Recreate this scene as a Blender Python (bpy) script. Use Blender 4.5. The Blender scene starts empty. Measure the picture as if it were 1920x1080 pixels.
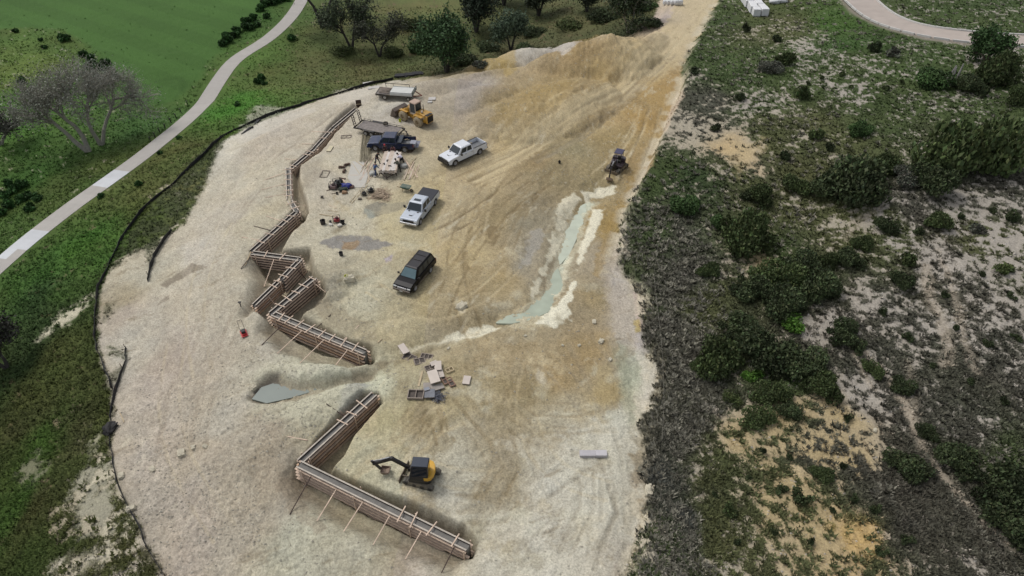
import bpy, bmesh, math, random
import numpy as np
from mathutils import Vector, Matrix
R = math.radians
scene = bpy.context.scene
COL = scene.collection
# ---------------------------------------------------------------- camera, sky, sun, exposure
F = 1280.0; PITCH = R(41.5); CH = 44.5            # focal length in pixels of a 1920 px wide frame, tilt, height
cd = bpy.data.cameras.new('camera'); cam = bpy.data.objects.new('camera', cd); COL.objects.link(cam)
cd.sensor_width = 36.0; cd.lens = 36.0*F/1920.0; cd.clip_start = .5; cd.clip_end = 6000
cam.location = (0, 0, CH); cam.rotation_euler = (R(90)-PITCH, 0, 0)
scene.camera = cam
w = bpy.data.worlds.new("World"); scene.world = w; w.use_nodes = True
nt = w.node_tree; bg = nt.nodes['Background']
SUN_EL, SUN_AZ = R(56), R(-55)
sky = nt.nodes.new('ShaderNodeTexSky'); sky.sky_type = 'NISHITA'; sky.sun_disc = False
sky.sun_elevation = SUN_EL; sky.sun_rotation = SUN_AZ; sky.dust_density = 3.0
hs = nt.nodes.new('ShaderNodeHueSaturation'); hs.inputs['Saturation'].default_value = .30
nt.links.new(sky.outputs[0], hs.inputs['Color']); nt.links.new(hs.outputs[0], bg.inputs[0])
bg.inputs[1].default_value = .15
sl = bpy.data.lights.new('sun', 'SUN'); sl.energy = 1.1; sl.angle = R(10); sl.color = (1, .965, .92)
so = bpy.data.objects.new('sun', sl); COL.objects.link(so)
_d = Vector((math.sin(SUN_AZ)*math.cos(SUN_EL), math.cos(SUN_AZ)*math.cos(SUN_EL), math.sin(SUN_EL)))
so.rotation_euler = _d.to_track_quat('Z', 'Y').to_euler(); so.location = (0, 60, 90)
vs = scene.view_settings; vs.view_transform = 'Standard'; vs.look = 'None'; vs.exposure = 0.12; vs.gamma = 1; vs.use_curve_mapping = False

# ---------------------------------------------------------------- small helpers
rng = np.random.default_rng(7); random.seed(7)
KA = 1.25                                          # sunlit picture value -> base colour
def lin1(v):
    v = v/255.0
    return v/12.92 if v <= .04045 else ((v+.055)/1.055)**2.4
def C(r, g, b): return np.array([lin1(r), lin1(g), lin1(b)])/KA
def tag(o, label=None, cat=None, group=None, kind=None):
    if label: o['label'] = label
    if cat: o['category'] = cat
    if group: o['group'] = group
    if kind: o['kind'] = kind
    return o
def empty(name, loc, rz=0, label=None, cat=None, group=None):
    o = bpy.data.objects.new(name, None); COL.objects.link(o); o.location = loc; o.rotation_euler = (0, 0, rz)
    o.empty_display_size = .3
    return tag(o, label, cat, group)
def copy_tree(o, parent=None):
    c = o.copy(); COL.objects.link(c)
    if parent: c.parent = parent
    for ch in o.children: copy_tree(ch, c)
    return c
MATS = {}
def M(name, rgb, rough=.7, metal=0., var=.18, sc=3., bump=0., dirt=0.):
    if name in MATS: return MATS[name]
    m = bpy.data.materials.new(name); m.use_nodes = True; MATS[name] = m
    n, l = m.node_tree.nodes, m.node_tree.links; p = n['Principled BSDF']
    p.inputs['Roughness'].default_value = rough; p.inputs['Metallic'].default_value = metal
    c = C(*rgb)
    tc = n.new('ShaderNodeTexCoord'); no = n.new('ShaderNodeTexNoise'); no.inputs['Scale'].default_value = sc; no.inputs['Detail'].default_value = 5
    l.new(tc.outputs['Object'], no.inputs['Vector'])
    cr = n.new('ShaderNodeValToRGB'); cr.color_ramp.elements[0].position = .3; cr.color_ramp.elements[1].position = .72
    cr.color_ramp.elements[0].color = (*[min(1, v*(1-var)) for v in c], 1); cr.color_ramp.elements[1].color = (*[min(1, v*(1+var)) for v in c], 1)
    l.new(no.outputs['Fac'], cr.inputs[0])
    if dirt:
        n2 = n.new('ShaderNodeTexNoise'); n2.inputs['Scale'].default_value = 1.7; n2.inputs['Detail'].default_value = 6
        l.new(tc.outputs['Object'], n2.inputs['Vector'])
        c2 = n.new('ShaderNodeValToRGB'); c2.color_ramp.elements[0].position = .42; c2.color_ramp.elements[1].position = .75
        c2.color_ramp.elements[1].color = (dirt, dirt, dirt, 1); c2.color_ramp.elements[0].color = (0, 0, 0, 1)
        l.new(n2.outputs['Fac'], c2.inputs[0])
        mx = n.new('ShaderNodeMix'); mx.data_type = 'RGBA'; l.new(c2.outputs[0], mx.inputs[0]); l.new(cr.outputs[0], mx.inputs[6])
        mx.inputs[7].default_value = (*C(178, 162, 132), 1); l.new(mx.outputs[2], p.inputs['Base Color'])
    else: l.new(cr.outputs[0], p.inputs['Base Color'])
    if bump:
        b = n.new('ShaderNodeBump'); b.inputs['Strength'].default_value = bump; b.inputs['Distance'].default_value = .05
        l.new(no.outputs['Fac'], b.inputs['Height']); l.new(b.outputs[0], p.inputs['Normal'])
    return m
class MB:
    """collects primitives; build() links them as one mesh object"""
    def __init__(s): s.v = []; s.f = []
    def add(s, vs_, fs): b = len(s.v); s.v += [tuple(v) for v in vs_]; s.f += [tuple(i+b for i in f) for f in fs]; return s
    def box(s, x0, x1, y0, y1, z0, z1):
        return s.add([(x0,y0,z0),(x1,y0,z0),(x1,y1,z0),(x0,y1,z0),(x0,y0,z1),(x1,y0,z1),(x1,y1,z1),(x0,y1,z1)],
                     [(0,3,2,1),(4,5,6,7),(0,1,5,4),(1,2,6,5),(2,3,7,6),(3,0,4,7)])
    def hexa(s, b, t):                             # four bottom points, four top points, counter-clockwise
        return s.add(list(b)+list(t), [(0,3,2,1),(4,5,6,7),(0,1,5,4),(1,2,6,5),(2,3,7,6),(3,0,4,7)])
    def bar(s, a, b, w_, h_=None):                 # rectangular bar from a to b
        h_ = h_ or w_; a = Vector(a); b = Vector(b); d = (b-a).normalized()
        up = Vector((0,0,1)) if abs(d.z) < .95 else Vector((1,0,0))
        x = d.cross(up).normalized()*w_/2; y = x.cross(d).normalized()*h_/2
        return s.hexa([a-x-y, a+x-y, a+x+y, a-x+y], [b-x-y, b+x-y, b+x+y, b-x+y])
    def tube(s, a, b, r0, r1=None, n=8, cap=True):
        r1 = r0 if r1 is None else r1; a = Vector(a); b = Vector(b); d = (b-a).normalized()
        up = Vector((0,0,1)) if abs(d.z) < .95 else Vector((1,0,0))
        x = d.cross(up).normalized(); y = x.cross(d).normalized(); vs_ = []
        for p, r in ((a, r0), (b, r1)):
            for i in range(n):
                t = 2*math.pi*i/n; vs_.append(p+x*math.cos(t)*r+y*math.sin(t)*r)
        fs = [(i, (i+1) % n, n+(i+1) % n, n+i) for i in range(n)]
        if cap: fs += [tuple(range(n-1, -1, -1)), tuple(range(n, 2*n))]
        return s.add(vs_, fs)
    def lathe(s, prof, c, axis='y', n=20):         # prof: (r, t) along the axis
        vs_ = []; m = len(prof)
        for i in range(n):
            t = 2*math.pi*i/n
            for r, h in prof:
                u, v_ = r*math.cos(t), r*math.sin(t)
                vs_.append({'y': (c[0]+u, c[1]+h, c[2]+v_), 'z': (c[0]+u, c[1]+v_, c[2]+h), 'x': (c[0]+h, c[1]+u, c[2]+v_)}[axis])
        fs = [(i*m+j, i*m+j+1, ((i+1) % n)*m+j+1, ((i+1) % n)*m+j) for i in range(n) for j in range(m-1)]
        return s.add(vs_, fs)
    def prism(s, pts, y0, y1):                     # side profile (x, z) pulled across y
        n = len(pts)
        return s.add([(x, y0, z) for x, z in pts]+[(x, y1, z) for x, z in pts],
                     [tuple(range(n)), tuple(range(2*n-1, n-1, -1))]+[(i, n+i, n+(i+1) % n, (i+1) % n) for i in range(n)])
    def prismz(s, pts, z0, z1):
        n = len(pts)
        return s.add([(x, y, z0) for x, y in pts]+[(x, y, z1) for x, y in pts],
                     [tuple(range(n-1, -1, -1)), tuple(range(n, 2*n))]+[(i, (i+1) % n, n+(i+1) % n, n+i) for i in range(n)])
    def sphere(s, c, r, sz=1., n=12, m=8):
        prof = [(max(.001, r*math.sin(math.pi*j/m)), -r*sz*math.cos(math.pi*j/m)) for j in range(m+1)]
        return s.lathe(prof, c, 'z', n)
    def build(s, name, mat, parent=None, bevel=0, smooth=False, link=True):
        me = bpy.data.meshes.new(name); me.from_pydata(s.v, [], s.f)
        bm = bmesh.new(); bm.from_mesh(me); bmesh.ops.recalc_face_normals(bm, faces=bm.faces); bm.to_mesh(me); bm.free()
        me.materials.append(mat); o = bpy.data.objects.new(name, me)
        if link: COL.objects.link(o)
        if parent: o.parent = parent
        if bevel:
            b = o.modifiers.new('bevel', 'BEVEL'); b.width = bevel; b.segments = 2; b.limit_method = 'ANGLE'; b.angle_limit = R(35)
        if smooth: me.polygons.foreach_set('use_smooth', [True]*len(me.polygons))
        return o
def rot2(p, a): c, s_ = math.cos(a), math.sin(a); return (p[0]*c-p[1]*s_, p[0]*s_+p[1]*c)
# ---------------------------------------------------------------- terrain: one sheet of earth with real relief
SP, CP = math.sin(PITCH), math.cos(PITCH)
def ray(px, py):
    u = (np.asarray(px, float)-960)/F; v = (540-np.asarray(py, float))/F
    return u, CP+v*SP, -SP+v*CP
def on_plane(px, py, z=0.):
    dx, dy, dz = ray(px, py); t = (z-CH)/dz
    return dx*t, dy*t
_T = rng.random((512, 512))
def vn(x, y, seed=0):
    ix = np.floor(x).astype(int); iy = np.floor(y).astype(int); fx = x-ix; fy = y-iy
    fx = fx*fx*(3-2*fx); fy = fy*fy*(3-2*fy); a = ix+seed*37; b = iy+seed*61
    g = lambda i, j: _T[(a+i) & 511, (b+j) & 511]
    return (g(0,0)*(1-fx)+g(1,0)*fx)*(1-fy)+(g(0,1)*(1-fx)+g(1,1)*fx)*fy
def fbm(x, y, f, o=4, seed=0, gain=.5):              # about -1..1
    s_ = 0; a = 1; t = 0
    for k in range(o):
        c, sn = math.cos(k*1.1+.4), math.sin(k*1.1+.4)
        s_ = s_+a*(vn((x*c-y*sn)*f, (x*sn+y*c)*f, seed+k*3)-.5); t += a*.5; a *= gain; f *= 2.03
    return s_/t
def sst(a, b, x): t = np.clip((x-a)/(b-a), 0, 1); return t*t*(3-2*t)
# grid whose spacing grows with distance, fine where the site is
cols = np.concatenate([np.linspace(-1500, -60, 110, endpoint=False), np.linspace(-60, 1980, 1000, endpoint=False), np.linspace(1980, 3420, 110)])
rows = np.concatenate([np.linspace(-575, -60, 110, endpoint=False), np.linspace(-60, 1140, 620, endpoint=False), np.linspace(1140, 1500, 60)])
PXg, PYg = np.meshgrid(cols, rows)
X, Y = on_plane(PXg, PYg)
NR, NC = X.shape
def sample(G, x, y):
    x = np.asarray(x, float); y = np.asarray(y, float)
    yy = y*CP+CH*SP; zz = -CH*CP+y*SP                # depth, up in camera axes (z = 0 plane)
    px = 960+F*x/yy; py = 540-F*zz/yy
    j = np.clip(np.interp(px, cols, np.arange(NC)), 0, NC-1.001); i = np.clip(np.interp(py, rows, np.arange(NR)), 0, NR-1.001)
    i0 = i.astype(int); j0 = j.astype(int); fi = i-i0; fj = j-j0
    return (G[i0,j0]*(1-fj)+G[i0,j0+1]*fj)*(1-fi)+(G[i0+1,j0]*(1-fj)+G[i0+1,j0+1]*fj)*fi
def hit(G, px, py):
    z = np.zeros(np.shape(px))
    for k in range(14):
        x, y = on_plane(px, py, z); z = z*.4+sample(G, x, y)*.6
    return x, y
def sd_line(P, x, y, closed=False):
    """distance to polyline and signed distance (negative inside) when closed"""
    P = np.asarray(P); n = len(P); d = np.full(x.shape, 1e9); ins = np.zeros(x.shape, bool)
    for k in range(n if closed else n-1):
        a = P[k]; b = P[(k+1) % n]; ab = b-a; L = max(ab@ab, 1e-9)
        t = np.clip(((x-a[0])*ab[0]+(y-a[1])*ab[1])/L, 0, 1)
        d = np.minimum(d, np.hypot(x-a[0]-t*ab[0], y-a[1]-t*ab[1]))
        if closed:
            c = (a[1] > y) != (b[1] > y)
            ins ^= c & (x < (b[0]-a[0])*(y-a[1])/(b[1]-a[1]+1e-12)+a[0])
    return np.where(ins, -d, d) if closed else d
def W0(pts): p = np.array(pts, float); x, y = on_plane(p[:,0], p[:,1]); return np.stack([x, y], 1)
# --- macro relief
EDGE_L = [(1500,-330),(1330,-150),(1245,-20),(1225,40),(1185,78),(1130,92),(1060,104),(960,112),(850,137),(735,153),(600,186),(520,213),(430,248),(380,290),(320,345),(265,400),(215,480),(190,530),(178,570),(177,620),(190,680),(213,728),(207,790),(205,830),(225,910),(250,980),(280,1040),(310,1085),(400,1250),(600,1700)]
EDGE_R = [(1620,-330),(1450,-150),(1345,0),(1310,60),(1278,130),(1275,165),(1250,225),(1222,290),(1200,340),(1165,400),(1150,485),(1190,540),(1205,580),(1200,620),(1205,650),(1230,690),(1228,740),(1200,800),(1212,870),(1205,960),(1172,1080),(1170,1200),(1170,1700)]
WL = W0(EDGE_L); WR = W0(EDGE_R)
padpoly = np.concatenate([WL, WR[::-1]])
dp = sd_line(padpoly, X, Y, True)
dL = sd_line(WL, X, Y); dR = sd_line(WR, X, Y)
right = (dR < dL)
out = np.maximum(dp, 0)
big = fbm(X, Y, .03, 3, 5)
bankh = .5+1.5*sst(55, 75, Y)*(1-sst(95, 120, Y))
hr = bankh*sst(0, 1.1, out)+.055*np.minimum(out, 60)+1.1*sst(5, 25, out)*big
hl = -2.2-.20*np.minimum(out, 26)+.5*sst(8, 30, out)*big
din = np.minimum(np.maximum(-dp, 0), dL)
slope_in = -2.2*(1-sst(0, 15, dL)) * (1-sst(72, 88, Y))+(-2.2)*(1-sst(0, 3, dL))*sst(72, 88, Y)
HM = np.where(dp < 0, slope_in, np.where(right, hr, hl))
HM = HM+.12*fbm(X, Y, .09, 2, 9)*(dp < 0)
def WM(pts): p = np.array(pts, float); x, y = hit(HM, p[:,0], p[:,1]); return np.stack([x, y], 1)
wx = fbm(X, Y, .45, 4, 21); wx2 = fbm(X, Y, 1.9, 3, 31)
def region(fn, pts, pad, closed=True, world=None):
    """evaluate only near the shape"""
    P = WM(pts) if world is None else world
    lo = P.min(0)-pad; hi = P.max(0)+pad
    m = (X > lo[0]) & (X < hi[0]) & (Y > lo[1]) & (Y < hi[1])
    outm = np.zeros(X.shape)
    if m.any(): outm[m] = fn(sd_line(P, X[m], Y[m], closed), m)
    return outm
def poly(pts, soft=.5, warp=.5, fine=.0):
    return region(lambda d, m: 1-sst(-soft, soft, d+warp*wx[m]+fine*wx2[m]), pts, soft+warp+fine+1)
def line(pts, wid, soft=.3, warp=.3):
    return region(lambda d, m: 1-sst(wid/2-soft/2, wid/2+soft, d+warp*wx[m]), pts, wid+soft+warp+1, False)
H = HM.copy()
pad = 1-sst(-.5, .5, dp)
# stock piles, berms and rubble heaps: (pixel, radius x, radius y, turn, height)
def mound(px, py, rx, ry, ang, h, rough=.45, p=1.15):
    x0, y0 = WM([(px, py)])[0]; c, s_ = math.cos(R(ang)), math.sin(R(ang))
    u = ((X-x0)*c+(Y-y0)*s_)/rx; v = (-(X-x0)*s_+(Y-y0)*c)/ry
    q = np.clip(1-(u*u+v*v)*(1+rough*wx), 0, 1)
    return h*q**p*(1+.22*wx)*(1+.05*wx2)
MOUNDS = [(1125,112,9,8,20,3.3),(1078,108,6,5,0,2.7),(1165,104,7,6,0,2.4),(1205,88,6,4,50,1.6),(1030,210,12,7.5,38,2.3),(960,222,8,5,30,1.7),(1085,182,7,6,40,1.7),
          (992,116,8,4.5,10,2.3),(928,132,6,4,0,2.0),(872,148,7,3.5,8,1.5),(820,160,6,3,3,.8),(900,185,7,4,30,1.2),(1215,60,7,3,60,1.3),(1040,120,5,4,0,1.9),
          (610,693,3.4,1.5,18,.42),(565,700,2.6,1.3,0,.25),(640,742,2.6,1.6,30,.45),(590,772,3.4,1.8,20,.4),(500,700,2,1.2,0,.3),(640,522,2.2,1.5,0,.6),(620,545,1.8,1.5,0,.4),
          (900,585,2.2,1,10,.35),(745,205,3.2,2.2,0,.8),(700,180,4,1.8,0,.35),(420,870,5,3,30,.3),(640,1000,5,3,0,.25),(980,420,3,7,-15,.4)]
MH = np.zeros(X.shape)
for mm in MOUNDS:
    q = mound(*mm); kk = 1.2; MH = np.maximum(MH, q)+.12*np.minimum(MH, q)
H += MH*(1+.05*fbm(X, Y, 1.2, 3, 17))
# digs: trench and pit polygons (pixels), depth, softness
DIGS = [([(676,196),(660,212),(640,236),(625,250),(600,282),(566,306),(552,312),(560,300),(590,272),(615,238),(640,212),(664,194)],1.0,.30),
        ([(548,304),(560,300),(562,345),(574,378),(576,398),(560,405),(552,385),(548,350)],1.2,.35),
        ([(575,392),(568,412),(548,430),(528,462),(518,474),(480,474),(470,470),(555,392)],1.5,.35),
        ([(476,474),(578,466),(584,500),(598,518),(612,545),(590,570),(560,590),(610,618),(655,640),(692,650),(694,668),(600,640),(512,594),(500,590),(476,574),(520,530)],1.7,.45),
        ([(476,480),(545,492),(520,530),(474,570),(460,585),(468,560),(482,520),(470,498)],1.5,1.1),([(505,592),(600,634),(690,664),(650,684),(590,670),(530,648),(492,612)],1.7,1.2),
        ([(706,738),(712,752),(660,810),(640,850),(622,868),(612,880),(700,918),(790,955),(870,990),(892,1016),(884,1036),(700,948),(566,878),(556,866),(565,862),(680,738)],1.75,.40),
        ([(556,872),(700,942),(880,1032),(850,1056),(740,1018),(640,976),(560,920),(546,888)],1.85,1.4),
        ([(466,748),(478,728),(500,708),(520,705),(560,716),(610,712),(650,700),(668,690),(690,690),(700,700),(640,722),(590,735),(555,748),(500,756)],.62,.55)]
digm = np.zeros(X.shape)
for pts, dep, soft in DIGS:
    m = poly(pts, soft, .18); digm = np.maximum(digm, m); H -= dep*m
DITCH = [(1122,352),(1095,380),(1070,430),(1054,480),(1038,530),(1008,570),(950,600),(870,622),(790,652),(735,672),(690,695)]
dz_ = line(DITCH, 1.6, 1.7, .5); H -= dz_*(.50+.16*wx2)
H -= .25*line([(1165,660),(1182,720),(1192,800),(1200,860),(1196,980),(1185,1100)], 1.2, 1.4, .3)
H += .30*line([(1085,370),(1045,400),(1010,520),(980,580)], 1.2, 1.6, .6)
H += .25*line([(1150,640),(1168,700)], 1.2, 1.2, .4)
# ruts from tracks and tyres
TR = []
def tracks(pts, n, spread, depth, wid=.22, col=None, al=.5):
    P = WM(pts)
    for k in range(n):
        off = random.uniform(-spread, spread); ph = random.uniform(0, 9); Q = []
        for i in range(len(P)):
            a = P[max(i-1, 0)]; b = P[min(i+1, len(P)-1)]; t = (b-a)/np.linalg.norm(b-a)
            o_ = off+.35*math.sin(i*1.3+ph); Q.append(P[i]+np.array([-t[1], t[0]])*o_)
        TR.append((np.array(Q), wid*random.uniform(.7, 1.3), depth*random.uniform(.4, 1), col, al*random.uniform(.4, 1)))
LT = C(205,190,155); DK = C(134,118,88); PL = C(206,202,180); GR = C(146,138,120)
tracks([(870,330),(960,280),(1060,225),(1150,165),(1220,110),(1290,40),(1330,-20)], 9, 2.6, .04, .35, LT, .5)
tracks([(880,340),(970,300),(1080,235),(1160,180),(1240,110)], 8, 2.2, .05, .25, DK, .45)
tracks([(1000,300),(1090,250),(1150,200),(1200,150),(1260,100)], 5, 1.5, .05, .3, GR, .4)
tracks([(860,440),(900,400),(960,370),(1010,300)], 6, 2.5, .04, .3, DK, .4)
tracks([(940,470),(965,420),(990,380),(1010,350)], 6, 1.3, .05, .25, DK, .5)
tracks([(820,490),(860,450),(870,400),(890,350)], 6, 2.5, .03, .3, LT, .4)
tracks([(1215,200),(1205,250),(1180,300),(1160,340)], 5, 2, .05, .3, LT, .35)
tracks([(1190,180),(1150,215),(1110,240),(1060,260)], 5, 1.6, .05, .22, DK, .4)
tracks([(1085,90),(1095,130),(1090,165),(1070,200)], 6, 1.6, .06, .3, DK, .4)
tracks([(720,890),(760,850),(800,800),(850,770)], 5, 2.0, .03, .3, LT, .35)
tracks([(780,830),(790,800),(800,770)], 7, 1.8, .05, .16, DK, .55)
tracks([(830,830),(822,800),(805,775)], 5, 1.0, .05, .16, DK, .55)
tracks([(640,880),(700,840),(760,800),(800,760)], 5, 1.6, .02, .3, LT, .3)
tracks([(930,700),(960,760),(1000,790),(1080,800),(1150,790)], 8, 2.5, .04, .25, DK, .35)
tracks([(880,740),(940,820),(960,880),(920,950),(860,960)], 6, 2.0, .04, .3, DK, .35)
tracks([(1000,900),(1060,860),(1130,870),(1150,960),(1100,1060)], 8, 2.2, .03, .25, GR, .35)
tracks([(930,1060),(1000,1000),(1080,940),(1120,900)], 5, 2.0, .02, .3, GR, .25)
tracks([(1140,860),(1150,960),(1130,1060)], 4, 1.4, .02, .2, GR, .25)
tracks([(1080,640),(1120,700),(1140,760)], 4, 2.0, .03, .3, GR, .25)
tracks([(400,640),(380,520),(400,430),(450,330),(520,260),(600,215)], 9, 3.0, .04, .3, C(200,190,172), .3)
tracks([(260,720),(300,840),(380,960),(460,1080)], 6, 2.4, .03, .3, C(200,190,172), .3)
tracks([(430,560),(400,640),(360,740),(340,860)], 7, 2.2, .03, .3, C(150,138,120), .3)
tracks([(500,300),(540,270),(590,235),(650,195)], 6, 1.8, .05, .2, C(150,140,124), .35)
tracks([(450,420),(500,350),(520,300)], 5, 1.6, .04, .2, C(150,140,124), .35)
tracks([(830,640),(860,700),(850,740)], 4, 2.5, .02, .3, LT, .25)
tracks([(600,560),(680,520),(740,480)], 4, 2.5, .02, .3, LT, .25)
# pairs of tyre ruts crossing the yard
def pair(pts, col, al=.55, dep=.05):
    P = WM(pts); Q = [P[0]]
    for i in range(len(P)-1):
        for k in range(1, 5): Q.append(P[i]*(1-k/4)+P[i+1]*k/4)
    Q = np.array(Q)
    for _ in range(4): Q[1:-1] = (Q[:-2]+Q[2:]+2*Q[1:-1])/4
    for s_ in (-.85, .85):
        T = np.gradient(Q, axis=0); T /= np.linalg.norm(T, axis=1)[:, None]; TR.append((Q+np.stack([-T[:,1], T[:,0]], 1)*s_, .22, dep, col, al))
for pts in [[(930,340),(880,400),(850,470),(860,560),(900,640)],[(820,600),(850,520),(900,440),(960,380),(1040,330)],[(700,540),(760,580),(830,590),(900,560),(960,500)],[(760,690),(720,740),(720,800),(760,860),(840,900),(930,900)],
            [(900,660),(930,740),(930,820),(880,900),(820,950)],[(1000,680),(980,760),(1000,840),(1060,900),(1140,920)],[(960,300),(1040,250),(1130,190),(1210,120),(1280,20)],[(900,310),(1000,262),(1100,205),(1190,140),(1260,60)],
            [(840,330),(900,300),(980,270)],[(820,440),(860,420),(920,380),(990,330)],[(330,640),(310,760),(340,880),(420,1000)],[(420,420),(380,500),(360,600),(380,700)],[(1030,680),(1090,740),(1150,840),(1150,980)],[(850,980),(930,960),(1020,920),(1100,860)],[(1200,230),(1170,290),(1120,330)],[(1230,200),(1210,260),(1185,330)]]:
    soft_ = pts[0][0] < 600 or pts[0][1] > 650; pair(pts, random.choice([GR, LT]) if soft_ else random.choice([DK, DK, LT, C(120,104,78)]), random.uniform(.12, .25) if soft_ else random.uniform(.4, .65), .03 if soft_ else .05)
TRM = []; BR = [np.clip(.75+1.1*fbm(X, Y, .5, 2, 60+k), 0, 1) for k in range(4)]
for Q, wid, dep, col, al in TR:
    m = region(lambda d, mk: 1-sst(wid*.4, wid*.85, d+.10*wx2[mk]), None, wid+.6, False, Q)
    m *= BR[len(TRM) % 4]
    H -= dep*m; TRM.append((m, col, al))
# earth roughness
rubz = np.maximum.reduce([poly([(430,640),(560,640),(700,690),(740,720),(690,740),(640,830),(560,860),(500,960),(560,1080),(330,1080),(250,900),(260,760),(360,700)], 2, 1.5),
                          poly([(1000,340),(1060,260),(1180,180),(1240,200),(1180,320),(1130,420),(1000,420)], 2, 1.5), poly([(860,140),(1130,60),(1200,100),(1080,230),(900,260)], 2, 1.5)*.8,
                          poly([(560,500),(700,520),(720,640),(640,640),(590,560)], 1, 1)])
PATHL = [(600,-90),(575,-20),(560,12),(538,42),(498,78),(440,110),(412,148),(386,190),(350,228),(300,271),(232,322),(188,352),(118,402),(55,452),(-10,508),(-120,610)]
ROADR = [(1575,-60),(1592,-20),(1630,22),(1690,50),(1755,66),(1820,74),(1890,78),(1980,82),(2100,84)]
pm = line(PATHL, 3.2, .6, 0); rm = line(ROADR, 6.0, .8, 0)
nb = fbm(X, Y, .8, 6, 41, .62); nb2 = fbm(X, Y, 3.2, 4, 77, .7)
ridg = 1-np.abs(fbm(X, Y, .55, 4, 91))*2
H += pad*(.08*nb+.07*nb2+.05*rubz*(nb2*1.3+ridg*.7)+.05*np.clip(ridg-.6, 0, 1))
veg_r = (~right) & (dp > 0)
bump_out = (1-pad)*(1-pm)*(1-rm)
H += bump_out*np.where(right, .16*nb+.06*nb2, .10*nb+.04*nb2)
def hz(x, y): return sample(H, x, y)
def G(px, py):                                        # pixel -> point on the ground
    x, y = hit(H, np.array([px], float), np.array([py], float)); return Vector((float(x[0]), float(y[0]), float(hz(x, y)[0])))
def Gz(px, py, z):
    x, y = on_plane(px, py, z); return Vector((float(x), float(y), z))
def GA(pts): p = np.array(pts, float); x, y = hit(H, p[:,0], p[:,1]); return np.stack([x, y, hz(x, y)], 1)
# ---------------------------------------------------------------- what the ground is made of (base colours only)
Pk=(188,178,170); P=(166,159,148); Yy=(176,158,120); Wt=(168,160,142); Gn=(72,86,50); Dk=(82,80,70); Ol=(86,90,58); Dd=(70,72,68)
RC = [(1350,40,.95,P,Gn),(1300,100,.9,P,Gn),(1430,70,.7,Wt,Ol),(1480,40,.75,Wt,Ol),(1550,40,1,P,(72,98,46)),(1600,80,1,P,(64,88,44)),(1380,140,.9,Wt,Gn),(1450,130,.8,P,Gn),(1340,190,.7,Wt,Dk),
 (1420,200,.55,P,Gn),(1520,105,.5,P,Gn),(1600,112,.5,P,Gn),(1700,115,.75,P,Gn),(1620,170,.65,P,Gn),(1740,185,.85,P,Gn),(1850,210,.88,P,Gn),(1900,110,.4,P,Gn),(1500,150,.55,P,Gn),(1560,160,.5,P,Gn),(1390,275,.3,(190,168,128),Dk),
 (1310,235,.35,Wt,Dk),(1450,250,.85,Wt,Ol),(1560,250,.9,Wt,Ol),(1250,330,.88,Wt,Gn),(1300,350,.85,Wt,(58,72,44)),(1400,340,.8,Wt,Ol),(1500,320,.93,Wt,Ol),(1880,330,.6,P,Dk),(1800,385,.5,P,Dk),(1700,400,.6,P,Dk),
 (1760,500,.42,P,Dk),(1850,450,.5,P,Ol),(1650,430,.5,P,Ol),(1240,430,.95,P,Dk),(1280,520,.97,P,Dk),(1215,430,.8,Wt,Gn),(1550,380,.6,Wt,Ol),(1470,400,.8,Wt,Ol),(1560,430,.6,Wt,Ol),(1450,480,.9,Wt,Gn),(1418,495,.5,Yy,Ol),
 (1560,600,.5,P,Dk),(1640,560,.45,P,Dk),(1740,620,.4,P,Dk),(1850,600,.52,P,Dk),(1900,700,.6,P,Dk),(1250,600,.97,P,Dk),(1220,560,.95,P,Gn),(1300,700,.97,P,Dk),(1260,800,.95,P,Dk),(1350,590,.9,Wt,Ol),(1600,700,.55,P,Dk),(1700,760,.6,P,Dk),
 (1800,800,.62,P,Dk),(1880,900,.8,P,Gn),(1700,900,.7,P,Dk),(1560,760,.42,Yy,Dk),(1480,780,.42,Yy,Ol),(1380,830,.5,Yy,Ol),(1330,880,.5,Wt,Ol),(1460,900,.5,Yy,Ol),(1560,850,.5,Yy,Dk),(1620,910,.8,P,Dk),(1500,1000,.34,Yy,Ol),
 (1600,1010,.3,(186,160,114),Ol),(1400,980,.42,Yy,Ol),(1700,1000,.75,P,Dk),(1850,1000,.78,P,Dk),(1255,900,.99,P,Dd),(1270,1010,.99,P,Dd),(1325,1000,.55,Wt,Ol),(1350,1060,.6,Wt,Ol),(1220,1080,.6,Wt,Gn),(1450,700,.9,P,Gn),
 (1600,-100,.95,P,Gn),(1900,20,.85,P,Gn),(1750,20,.85,P,Gn),(1450,-100,.95,P,Gn),(2100,400,.7,P,Dk),(2100,900,.7,P,Dk),(1500,1300,.6,Yy,Ol),(1900,1250,.7,P,Dk),(1200,1300,.8,P,Dk)]
S=(196,188,164); B=(112,98,74)
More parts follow.
